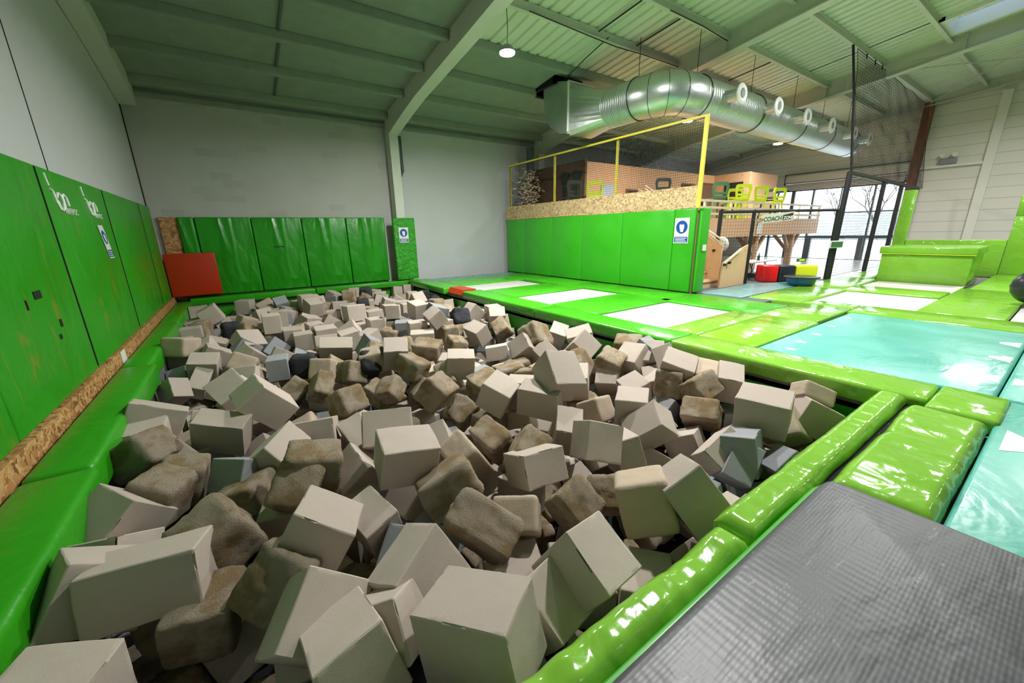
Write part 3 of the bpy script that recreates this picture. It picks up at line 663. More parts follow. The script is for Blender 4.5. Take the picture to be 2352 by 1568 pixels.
def potted(loc):
    t = empty('artificial_tree', loc, 'beige dry artificial tree in the far mezzanine corner', 'plant')
    random.seed(2); bm = BM(); tube(bm, [loc, Vector(loc)+Vector((0, 0, 1.1))], .05, 6); ob('stem', bm, 'bark', t)
    bm = BM()
    for _ in range(260):
        d = Vector((random.gauss(0, .2), random.gauss(0, .2), 1.25+random.gauss(0, .34))); p = Vector(loc)+d
        bar(bm, p, p+Vector((random.uniform(-.15, .15), random.uniform(-.15, .15), random.uniform(-.1, .1))), .07, .02)
    ob('foliage', bm, 'rail_wood', t)
potted(Vector((10.0, 13.2, 1.9)))
# bar chairs
def chair(name, c, label, loc, rz, grp='tall plastic chairs on the mezzanine'):
    t = empty(name, (0, 0, 0), label, 'chair', grp)
    bm = BM(); prism(bm, [(-.27, 1.22), (-.30, 1.08), (-.24, .72), (-.19, .72), (-.22, 1.05), (-.19, 1.13), (.19, 1.13), (.22, 1.05), (.19, .72), (.24, .72), (.30, 1.08), (.27, 1.22), (.2, 1.25), (-.2, 1.25)], 'y', .2, .26)
    box(bm, -.22, .22, .2, .25, .84, .92, .01); box(bm, -.235, .235, .19, .255, .70, .80, .01); ob('backrest', bm, c, t)
    ob('seat', box(BM(), -.26, .26, -.24, .24, .66, .73, .03), c, t, smooth=True)
    for sx in (-1, 1):
        for sy in (-1, 1): ob('leg', bar(BM(), (sx*.20, sy*.19, .68), (sx*.26, sy*.25, 0), .065), c, t)
    t.location = loc; t.rotation_euler.z = rz
    return t
chair('bar_chair', 'green_dark_plastic', 'dark green bar chair behind the balustrade, leftmost', (14.5, 8.0, 1.9), 2.6)
chair('bar_chair', 'lime_plastic', 'bright lime bar chair, nearest and largest behind the balustrade', (16.05, 7.95, 1.9), 2.5)
chair('bar_chair', 'lime_plastic', 'lime bar chair behind the balustrade, second lime one from left', (17.5, 8.0, 1.9), 2.7)
chair('bar_chair', 'lime_plastic', 'lime bar chair behind the balustrade, closest to the glass front', (19.1, 8.0, 1.9), 2.7)
chair('bar_chair', 'dark_plastic', 'black bar chair just behind the rightmost lime chair', (20.0, 8.6, 1.95), 2.4)
chair('bar_chair', 'lime_plastic', 'lime bar chair seen through the net near its middle post', (10.6, 10.2, 1.97), 2.4)
chair('bar_chair', 'dark_plastic', 'dark bar chair seen through the net beside the lime one', (10.0, 10.75, 2.02), 2.9)
chair('bar_chair', 'dark_plastic', 'dark bar chair seen through the net, right half', (14.2, 10.1, 2.25), 2.5)
chair('bar_chair', 'lime_plastic', 'small lime bar chair half hidden behind the brightest lime one', (17.5, 8.9, 1.9), 2.2)
def tbl(loc, label):
    t = empty('table', loc, label, 'table'); x, y, z = loc
    ob('tabletop', box(BM(), x-.4, x+.4, y-.4, y+.4, z+.70, z+.74, .01), 'white_plastic', t)
    ob('leg', box(BM(), x-.04, x+.04, y-.04, y+.04, z, z+.7), 'steel_dark', t)
tbl((15.3, 9.0, 1.9), 'white table behind the balustrade, beside the dark green chair'); tbl((18.2, 9.2, 1.9), 'white table behind the balustrade, between the lime chairs'); tbl((10.35, 9.7, 1.9), 'white table behind the net, near the lime chair')
ob('counter_box', box(BM(), 15.2, 15.8, 10.2, 10.6, 1.9, 3.05, .01), 'white_plastic', label='white cabinet beside the doorway on the mezzanine', cat='cabinet')
# ================================================================ FENCES, CAGE, NETS
A, B = Vector((15.1, 4.5, 0)), Vector((11.4, 6.1, 0)); d = (B-A)
def fp(k, z): q = A+d*k; return (q.x, q.y, z)
t = empty('net_fence', (13.2, 5.3, 0), 'black tube fence with mesh carrying the coach zone sign', 'fence')
for k, w_ in ((0, .14), (.73, .10), (1, .11)): ob('post', bar(BM(), fp(k, -.02), fp(k, 2.08), w_, None, 8), 'steel_dark', t, smooth=True)
ob('top_rail', bar(BM(), fp(0, 2.05), fp(1, 2.03), .09, None, 8), 'steel_dark', t, smooth=True)
net('mesh', fp(0, .05), d, (0, 0, 1.97), 46, 22, .006, None, t)
t = empty('net_cage', (18.5, 4.5, 0), 'tall black cage frame in front of the glass', 'cage')
for x, zt, w_ in ((15.28, 3.12, .15), (18.75, 3.08, .14), (20.9, 3.05, .12), (23.3, 3.02, .12)): ob('post', bar(BM(), (x-.12, 4.47, -.03), (x+.1, 4.5, zt), w_, None, 8), 'steel_dark', t, smooth=True)
ob('top_rail', bar(BM(), (15.38, 4.5, 3.1), (23.4, 4.5, 3.0), .13, None, 8), 'steel_dark', t, smooth=True)
net('mesh', (15.4, 4.5, .05), (7.9, 0, 0), (0, 0, 3.0), 60, 34, .008, None, t, wav=.03)
net('ceiling_net', (15.25, 4.85, 6.35), (9.1, .1, -.1), (.3, -.35, -3.2), 96, 40, .008, 'large black net hung from the roof purlin above the cage', wav=.05)
bm = BM(); tube(bm, [(15.02, 4.9, 6.42), (15.3, 4.75, 5.2), (15.48, 4.55, 3.4), (15.5, 4.5, 3.12)], .03, 6); ob('hanging_rope', bm, 'black_cord', label='vertical black rope at the free edge of the hanging net', cat='rope')
for i, (x, l) in enumerate(((16.1, 'leftmost'), (16.9, 'second'), (17.6, 'third'), (18.1, 'nearest the rafter'))):
    ob('net_strap', tube(BM(), [(x, 4.95, 6.5), (x+.06, 4.88, 6.4), (x, 4.86, 6.28)], .018, 5), 'black_cord', label='short black strap tying the net to the purlin, '+l, cat='strap', group='net straps')
# signs
def sign(name, o, u, v, wd, h, label, curl=0):
    """o lower left corner, u right, v up"""
    o, u, v = Vector(o), Vector(u).normalized(), Vector(v).normalized(); nn = u.cross(v)
    def quad(bm, pts, d0, d1):
        A_ = [bm.verts.new(o+u*a+v*b+nn*(d0)) for a, b in pts]; B_ = [bm.verts.new(o+u*a+v*b+nn*d1) for a, b in pts]; k = len(pts)
        for i in range(k): bm.faces.new((A_[i], A_[(i+1) % k], B_[(i+1) % k], B_[i]))
        bm.faces.new(A_[::-1]); bm.faces.new(B_); return bm
    t = empty(name, o, label, 'sign')
    ob('board', quad(BM(), [(0, 0), (wd, 0), (wd, h), (0, h)], 0, .006), 'white_plastic', t)
    c, r = (wd/2, h*.64), wd*.40
    ob('disc', quad(BM(), [(c[0]+r*math.cos(i*math.pi/12), c[1]+r*math.sin(i*math.pi/12)) for i in range(24)], .006, .008), 'sign_blue', t)
    ob('caption_panel', quad(BM(), [(wd*.04, h*.04), (wd*.96, h*.04), (wd*.96, h*.26), (wd*.04, h*.26)], .006, .008), 'sign_blue', t)
    bm = BM(); quad(bm, [(c[0]-r*.35, c[1]-r*.1), (c[0]-.2*r, c[1]-r*.7), (c[0]+.25*r, c[1]-r*.75), (c[0]+r*.4, c[1]-r*.1), (c[0]+r*.4, c[1]+r*.35), (c[0]+r*.12, c[1]+r*.45), (c[0], c[1]+r*.2), (c[0]-r*.15, c[1]+r*.5), (c[0]-r*.42, c[1]+r*.3)], .008, .010)
    ob('figure', bm, 'white_plastic', t)
    bm = BM()
    for k in range(3): quad(bm, [(wd*.12, h*(.075+k*.06)), (wd*(.88-.1*(k % 2)), h*(.075+k*.06)), (wd*(.88-.1*(k % 2)), h*(.1+k*.06)), (wd*.12, h*(.1+k*.06))], .008, .010)
    ob('caption_lines', bm, 'white_plastic', t)
    return t
sign('safety_sign', (9.392, 6.18, 1.24), (0, -1, 0), (0, 0, 1), .40, .62, 'blue and white safety sign on the smooth green wall')
sign('safety_sign', (4.80, 13.905, 1.32), (1, 0, 0), (0, 0, 1), .34, .52, 'small blue pictogram sign on the crinkled column pad')
sign('safety_sign', (-1.654, 8.75, 1.33), (0, 1, 0), (0, -.42, 1), .28, .54, 'curling blue safety sign on the left wall pad')
def text(s, o, u, v, size, mat, par, name='lettering', ext=.002, bold=0):
    cu = bpy.data.curves.new('t', 'FONT'); cu.body = s; cu.size = size; cu.extrude = ext; cu.offset = bold
    tmp = bpy.data.objects.new('t', cu); C.objects.link(tmp)
    bpy.context.view_layer.update()
    me = bpy.data.meshes.new_from_object(tmp.evaluated_get(bpy.context.evaluated_depsgraph_get()))
    bpy.data.objects.remove(tmp); bm = BM(); bm.from_mesh(me); bpy.data.meshes.remove(me)
    u = Vector(u).normalized(); v = Vector(v).normalized(); nn = u.cross(v); M_ = Matrix.Identity(4)
    for i, q in enumerate((u, v, nn)):
        for k in range(3): M_[k][i] = q[k]
    bmesh.ops.transform(bm, matrix=Matrix.Translation(o) @ M_, verts=bm.verts)
    return ob(name, bm, mat, par)
# coach zone sign (on the fence)
du = Vector((15.1-11.4, 4.5-6.1, 0)).normalized(); so = Vector((12.15, 5.62, 1.68)); vv = (du*.02+Vector((0, 0, 1)))
t = empty('coach_zone_sign', so, 'coach zone sign hanging on the black net fence', 'sign')
nn = du.cross(Vector((0, 0, 1)))
bm = BM()
q = [so+nn*.07+du*a+Vector((0, 0, b+.07*a)) for a, b in ((.3, .0), (1.35, .0), (1.35, .24), (.3, .24))]; q2 = [p+nn*.015 for p in q]
A_ = [bm.verts.new(p) for p in q]; B_ = [bm.verts.new(p) for p in q2]
for i in range(4): bm.faces.new((A_[i], A_[(i+1) % 4], B_[(i+1) % 4], B_[i]))
bm.faces.new(A_[::-1]); bm.faces.new(B_); ob('board', bm, 'shutter_beige', t)
us = (du+Vector((0, 0, .07))).normalized(); vs = Vector((0, 0, 1))
text('COACH', so+nn*.09+du*.34+Vector((0, 0, .065)), us, vs, .165, 'green_dark_plastic', t, bold=.004)
bm = BM(); q = [so+nn*.087+du*a+Vector((0, 0, b+.07*a)) for a, b in ((.97, .03), (1.3, .05), (1.3, .21), (.97, .17))]; q2 = [p+nn*.006 for p in q]
A_ = [bm.verts.new(p) for p in q]; B_ = [bm.verts.new(p) for p in q2]
for i in range(4): bm.faces.new((A_[i], A_[(i+1) % 4], B_[(i+1) % 4], B_[i]))
bm.faces.new(A_[::-1]); bm.faces.new(B_); ob('black_patch', bm, 'black_rubber', t)
text('ZONE', so+nn*.098+du*.985+Vector((0, 0, .12)), us, vs, .115, 'white_plastic', t, bold=.002)
bm = BM(); c0 = so+nn*.09+du*.16+Vector((0, 0, .12))
for k in range(4):
    a = k*math.pi/2; p = c0+du*math.cos(a)*.05+Vector((0, 0, math.sin(a)*.05)); p2 = c0+du*math.cos(a)*.17+Vector((0, 0, math.sin(a)*.17)); bar(bm, p, p2, .03, .015)
ob('cross_emblem', bm, 'green_dark_plastic', t)
for (x, y, z, l) in ((15.0, 4.38, 1.05, 'framed green sign on the black gate post'), (13.95, 4.85, .62, 'small oval green sign hanging in the fence net')):
    t = empty('small_sign', (x, y, z), l, 'sign')
    big = 'framed' in l; a_ = .24 if big else .16
    if big: ob('board', bar(BM(), Vector((x, y, z))-du*a_, Vector((x, y, z))+du*a_, .02, .22), 'white_plastic', t); ob('print', bar(BM(), Vector((x, y-.02, z))-du*(a_-.04), Vector((x, y-.02, z))+du*(a_-.04), .02, .15), 'green_dark_plastic', t)
    else: ob('board', bar(BM(), Vector((x, y, z))-du*a_, Vector((x, y, z))+du*a_, .02, .11, 8), 'green_dark_plastic', t); ob('print', bar(BM(), Vector((x, y-.02, z))-du*.09, Vector((x, y-.02, z))+du*.09, .02, .05), 'lime_plastic', t)
# logos on the left wall pads
def stroke(bm, pts, r, x=-1.656):
    return tube(bm, [(x, a, b) for a, b in pts], r, 6)
for k, (yy, sc, l) in enumerate(((6.97, .82, 'white logo lettering on the left wall pad, nearer one'), (8.28, .78, 'white logo lettering on the left wall pad, farther one'))):
    t = empty('wall_logo', (-1.65, yy, 2.1), l, 'logo')
    bm = BM(); f = lambda a, b: (yy+a*sc, 1.95+b*sc)
    def arc(ca, cb, r1, r2, a0, a1, nseg=12): return [f(ca+r1*math.cos(a0+(a1-a0)*i/nseg), cb+r2*math.sin(a0+(a1-a0)*i/nseg)) for i in range(nseg+1)]
    stroke(bm, [f(-.02, .50), f(.0, .42), f(.03, .34)], .012); stroke(bm, [f(.05, .30), f(.12, .27), f(.16, .12), f(.24, .03)], .016)
    stroke(bm, arc(.33, .14, .11, .12, .2, 6.1), .016); stroke(bm, [f(.44, .25), f(.45, .05)], .016)
    stroke(bm, [f(.46, .08), f(.47, .22), f(.55, .26), f(.63, .22), f(.66, .10)], .016)
    ob('script_mark', bm, 'star_white', t)
    text('AIRFEPOC' if k == 0 else 'AIRFPOC', Vector((-1.653, yy+.42*sc, 1.93)), (0, 1, 0), (0, 0, 1), .13*sc, 'star_white', t)
for y, z, a, b, l in ((5.62, 1.07, .17, .075, 'largest, on the lower left wall pad'), (5.4, 1.0, .03, .09, 'thin, left of the largest patch'), (6.02, .73, .05, .08, 'upper of the two lowest'), (5.9, .62, .05, .05, 'lowest one')):
    ob('dark_patch', box(BM(), -1.66, -1.653, y, y+a, z, z+b), 'steel_dark', label='black tape patch, '+l, cat='patch', group='black patches on the left wall pad')
ob('dark_patch', box(BM(), .98, 1.28, 14.322, 14.33, 1.30, 1.325), 'steel_dark', label='short black tear mark on a creased back wall pad', cat='patch')
# furniture near the fence
def poufs():
    for px_, py_, mat, l, hw in ((13.36, 5.50, 'bright_red_vinyl', 'red cube pouf beside the folding table', .225), (13.69, 5.17, 'black_vinyl', 'black cube pouf between the red and yellow ones', .215), (14.06, 4.80, 'yellow_vinyl', 'yellow green cube pouf at the right end of the row', .29)):
        o = ob('cube_pouf', box(BM(), -hw, hw, -.25, .25, 0, .5, .04, 3), mat, label=l, cat='pouf', group='row of cube poufs', smooth=True, origin=(0, 0, 0)); o.location = (px_, py_, -.028); o.rotation_euler.z = -math.pi/4
poufs()
t = empty('balance_trainer', (12.95, 4.42, 0), 'round blue balance trainer with black top on the floor', 'trainer')
ob('dome', lathe(BM(), [(.26, .0), (.31, .03), (.36, .20)], (12.95, 4.42, .005), n=28), 'blue_plastic', t, smooth=True)
ob('platform', lathe(BM(), [(.37, .20), (.43, .205), (.43, .235), (.38, .245), (.1, .235)], (12.95, 4.42, .005), n=28), 'black_vinyl', t, smooth=True)
t = empty('folding_table', (14.0, 6.2, -.03), 'white folding table with thin black legs behind the red pouf', 'table')
ob('tabletop', box(BM(), 13.2, 15.0, 5.9, 6.5, .50, .53, .01), 'white_plastic', t)
for x in (13.3, 14.3): ob('leg', tube(BM(), [(x, 6.0, .5), (x+.25, 6.0, .25), (x, 6.0, -.03)], .014, 6), 'steel_dark', t); ob('leg', tube(BM(), [(x+.1, 6.4, .5), (x+.05, 6.4, -.03)], .014, 6), 'steel_dark', t)
ob('crate', box(BM(), 14.0, 14.6, 6.0, 6.4, -.03, .12, .02), 'dark_plastic', label='low dark crate under the folding table', cat='crate')
ob('bottle', lathe(BM(), [(.04, 0), (.04, .14), (.015, .19), (.015, .24)], (14.3, 6.2, .531), n=10), 'dark_plastic', label='small dark bottle standing on the folding table', cat='bottle')
t = empty('floor_fan', (12.0, 6.4, -.03), 'white round fan beside the stair guard panel', 'fan')
ob('fan_head', lathe(BM(), [(.05, -.07), (.2, -.05), (.23, 0), (.2, .05), (.05, .07)], (12.0, 6.3, 1.12), 'x', 20), 'white_plastic', t, smooth=True); ob('stand', tube(BM(), [(12.0, 6.3, .95), (12.0, 6.3, .0)], .025, 8), 'white_plastic', t)
ob('base', lathe(BM(), [(.18, 0), (.16, .04), (.03, .05)], (12.0, 6.3, -.03), n=16), 'white_plastic', t)
ob('orange_poster', box(BM(), 13.9, 15.2, 9.4, 9.42, .15, 1.15), 'orange_print', label='orange and yellow poster under the mezzanine behind the stairs', cat='poster')
ob('hanging_paper', box(BM(), 16.6, 17.0, 7.40, 7.42, 1.35, 1.75), 'white_plastic', label='white paper sheet on the plywood fascia', cat='paper')
st('wall_understair', box(BM(), 9.9, 16.2, 9.45, 9.55, -.03, 1.74), 'plywood_orange')
# far right: end wall, vaulting box, ball
pad('end_wall_pad', 19.75, 19.95, 1.48, 3.78, -.1, 1.06, 'lime_vinyl', 'low green end wall pad behind the vaulting box', 'wall pad', 'green end wall pads', .02)
pad('end_wall_pad', 19.75, 19.95, 3.79, 4.12, -.1, 2.74, 'lime_vinyl', 'tall narrow green pad at the left of the low end wall', 'wall pad', 'green end wall pads', .02)
pad('end_wall_pad', 19.75, 20.1, -2.4, 1.47, -.1, 1.75, 'lime_vinyl', 'tall green end wall pad at the right edge, lower piece', 'wall pad', 'green end wall pads', .02)
pad('end_wall_pad', 19.75, 20.1, -2.4, 1.47, 1.76, 2.35, 'lime_vinyl', 'green end wall pad at the right edge, upper piece', 'wall pad', 'green end wall pads', .02)
t = empty('vaulting_box', (16.8, 2.6, -.1), 'big lime padded vaulting box behind the white trampoline', 'box')
ob('body', box(BM(), 15.95, 17.6, 1.66, 3.5, -.1, .76, .02), 'lime_vinyl', t, smooth=True); ob('top_cushion', box(BM(), 15.9, 17.65, 1.6, 3.56, .77, .97, .04, 3), 'lime_vinyl', t, smooth=True)
ob('piping', box(BM(), 15.895, 15.94, 1.62, 3.54, .755, .775), 'lime_plastic', t)
bm = BM(); bmesh.ops.create_uvsphere(bm, u_segments=32, v_segments=18, radius=.33)
for v in bm.verts:
    k = 1-.03*(abs(math.sin(v.co.z*26)))
    v.co.x *= k; v.co.y *= k
o = ob('exercise_ball', bm, 'black_vinyl', label='black ribbed exercise ball cut off by the right edge', cat='ball', smooth=True, origin=(0, 0, 0)); o.location = (12.75, .42, .36)
t = empty('emergency_light', (24.6, 4.0, 3.95), 'twin headed emergency light on the cream wall rail', 'lamp')
ob('housing', box(BM(), 24.52, 24.7, 3.78, 4.25, 3.93, 4.15, .02), 'grey_plastic', t)
for y in (3.85, 4.2): ob('lamp_head', lathe(BM(), [(.05, .06), (.09, 0), (.085, -.03)], (24.5, y, 4.27), 'x', 14), 'white_plastic', t, smooth=True)
# ================================================================ DUCT
t = empty('ventilation_duct', (9, 8.5, 4.9), 'large galvanised spiral duct hanging from the roof', 'duct')
R0 = .48
def ringtube(bm, pts, rr, n=32): return tube(bm, pts, rr, n)
xL, yL, zL = 9.25, 6.75, 4.95
# transition from rectangle to round
bm = BM(); A_ = []; B_ = []
for k in range(32):
    a = 2*math.pi*(k+.5)/32; cx_, cz_ = math.cos(a), math.sin(a)
    B_.append(bm.verts.new((9.25+cx_*R0, 8.35, 4.85+cz_*R0))); m_ = max(abs(cx_), abs(cz_)); A_.append(bm.verts.new((9.05+cx_/m_*.52, 9.35, 4.95+cz_/m_*.66)))
for k in range(32): bm.faces.new((A_[k], A_[(k+1) % 32], B_[(k+1) % 32], B_[k]))
ob('transition', bm, 'galvanised', t)
bm = BM(); prism(bm, [(9.35, 4.36), (9.7, 4.4), (10.15, 4.66), (10.42, 5.05), (10.5, 5.95), (9.35, 5.68)], 'x', 8.53, 9.57); ob('rectangular_elbow', bm, 'galvanised', t)
bm = BM()
for z in (4.36, 5.68): box(bm, 8.50, 9.60, 9.33, 9.37, z-.02, z+.02)
for x in (8.52, 9.58): box(bm, x-.02, x+.02, 9.33, 9.37, 4.36, 5.68)
ob('flange', bm, 'white_paint', t)
def spiral(p, q, r, n, amp=.010):
    p, q = Vector(p), Vector(q); L = (q-p).length; k = int(L/n); pts = []; rr = []
    for i in range(k+1):
        for dx, a in ((0, 0), (.35, 0), (.5, amp), (.65, 0)):
            if i == k and dx: break
            pts.append(p+(q-p)*((i+dx)/k)); rr.append(r+a)
    return tube(BM(), pts, rr, 36)
ob('short_spiral_section', spiral((9.25, 8.38, 4.85), (9.25, 7.42, 4.85), R0, .06, .012), 'galvanised', t, smooth=True)
bm = BM(); pts = [(9.25, 7.42, 4.85)]+[(9.25+.78-.78*math.cos(a), 7.38-.78*math.sin(a), 4.85) for a in [math.pi/2*i/4 for i in range(5)]]+[(10.2, 6.6, 4.85)]
ob('elbow', tube(bm, pts, R0+.015, 36), 'galvanised', t, smooth=True)
ob('long_spiral_section', spiral((10.15, 6.6, 4.85), (21.8, 6.6, 4.85), R0, .10, .008), 'galvanised', t, smooth=True)
def hoop(c, axis, r=R0+.025):
    bm = BM(); pts = [Vector(c)+(Vector((0, math.cos(a), math.sin(a))) if axis == 'x' else Vector((math.cos(a), 0, math.sin(a))))*r for a in [2*math.pi*i/28 for i in range(29)]]
    return tube(bm, pts, .012, 6)
for k_ in (1, 2, 3):
    a = math.pi/2*k_/4; cc = Vector((9.25+.78-.78*math.cos(a), 7.38-.78*math.sin(a), 4.85)); e1 = Vector((math.cos(a), math.sin(a), 0)); ob('gore_seam', tube(BM(), [cc+(e1*math.cos(q)+Vector((0, 0, 1))*math.sin(q))*(R0+.017) for q in [2*math.pi*i/28 for i in range(29)]], .007, 5), 'steel_dark', t)
for c, ax in (((9.25, 7.44, 4.85), 'y'), ((10.35, 6.6, 4.85), 'x'), ((13.2, 6.6, 4.85), 'x'), ((16.1, 6.6, 4.85), 'x'), ((18.6, 6.6, 4.85), 'x'), ((21.2, 6.6, 4.85), 'x')): ob('clamp_ring', hoop(c, ax), 'black_rubber', t)
for x, y in ((9.25, 7.5), (10.4, 6.6), (13.2, 6.6), (16.1, 6.6), (18.6, 6.6), (21.2, 6.6)): ob('hanger_wire', tube(BM(), [(x, y, 5.32), (x, y, zr(y)-.02)], .008, 5), 'steel_dark', t)
for x in (11.17, 13.25, 15.25, 17.28, 19.5, 21.25):
    nz = ob('nozzle', tube(BM(), [(x, 6.45, 4.86), (x, 5.82, 4.86)], .145, 20), 'galvanised', t, smooth=True)
    ob('nozzle_ring', lathe(BM(), [(.10, .02), (.235, .02), (.235, -.01), (.19, -.045), (.12, -.03), (.10, .02)], (x, 5.81, 4.86), 'y', 28), 'white_plastic', nz, smooth=True)
    ob('nozzle_core', lathe(BM(), [(.10, .01), (.075, -.035), (.02, -.04)], (x, 5.81, 4.86), 'y', 20), 'grey_plastic', nz, smooth=True)
# cables on the roof
for pts, l in (([(5.9, 7.72, 6.05), (8.6, 7.74, 5.98), (9.6, 7.7, 6.0), (11.2, 7.72, 6.02)], 'black cable clipped along a roof purlin, left bay'), ([(8.3, 7.7, 6.1), (8.4, 8.6, 5.95), (8.55, 9.6, 5.75)], 'thin black cable sagging towards the duct box'), ([(8.7, 6.3, 6.2), (10.0, 6.3, 6.2), (11.2, 6.35, 6.18)], 'black cable along the purlin beside the second rafter')):
    ob('cable', tube(BM(), pts, .012, 5), 'cable_black', label=l, cat='cable')
for a, b, l in (((8.0, 7.75), (8.05, 6.4), 'left one'), ((9.4, 7.75), (9.45, 6.4), 'right one'), ((14.0, 7.75), (14.05, 6.4), 'beyond the second rafter')):
    ob('tie_rod', tube(BM(), [(*a, zr(a[1])-.06), (*b, zr(b[1])-.06)], .018, 5), 'steel_dark', label='dark straight rod between two purlins, '+l, cat='rod', group='dark rods between the purlins')
ob('rain_pipe', tube(BM(), [(5.26, 14.35, 4.85), (5.27, 14.35, 3.75), (5.22, 14.35, 3.55)], [.085, .085, .03], 10), 'grey_pipe', label='short dark pipe hanging beside the back wall column', cat='pipe', smooth=True)
# lamps
for i, (x, y, z, pw) in enumerate(LAMPS):
    lab = ['round white pendant lamp over the far part of the pit', 'small bright lamp below the duct behind the yellow net post', 'bright lamp below the far end of the duct'][i] if i < 3 else 'white pendant lamp outside the picture, near the camera'
    t = empty('pendant_lamp', (x, y, z), lab, 'lamp', 'hall pendant lamps')
    ob('lamp_housing', lathe(BM(), [(.04, .14), (.09, .12), (.15, .05), (.17, .0)], (x, y, z+.02), n=20), 'grey_plastic', t, smooth=True)
    ob('diffuser', lathe(BM(), [(.165, .015), (.16, -.015), (.05, -.035)], (x, y, z), n=20), 'lamp_glow', t, smooth=True)
    if i < 10: ob('cable', tube(BM(), [(x, y, z+.15), (x+.02, y, (z+zr(y))/2), (x, y, zr(y))], .008, 5), 'cable_black', t)
    L = bpy.data.lights.new('lamp_light', 'AREA'); L.shape = 'DISK'; L.size = .34; L.energy = pw; L.color = LCOL; L.spread = math.radians(170)
    lo = bpy.data.objects.new('lamp_light', L); C.objects.link(lo); lo.location = (0, 0, -.05); lo.parent = t
CUSTOM_AT = {0: 11, 3: 5, 11: 0, 1: 1, 9: 10, 15: 16, 25: 17, 34: 19, 8: 8, 37: 9, 4: 55, 20: 56, 10: 58, 29: 39, 33: 46, 2: 13, 28: 12, 51: 23, 89: 103, 191: 113, 41: 119, 53: 120, 22: 69, 106: 66, 47: 63, 44: 65}
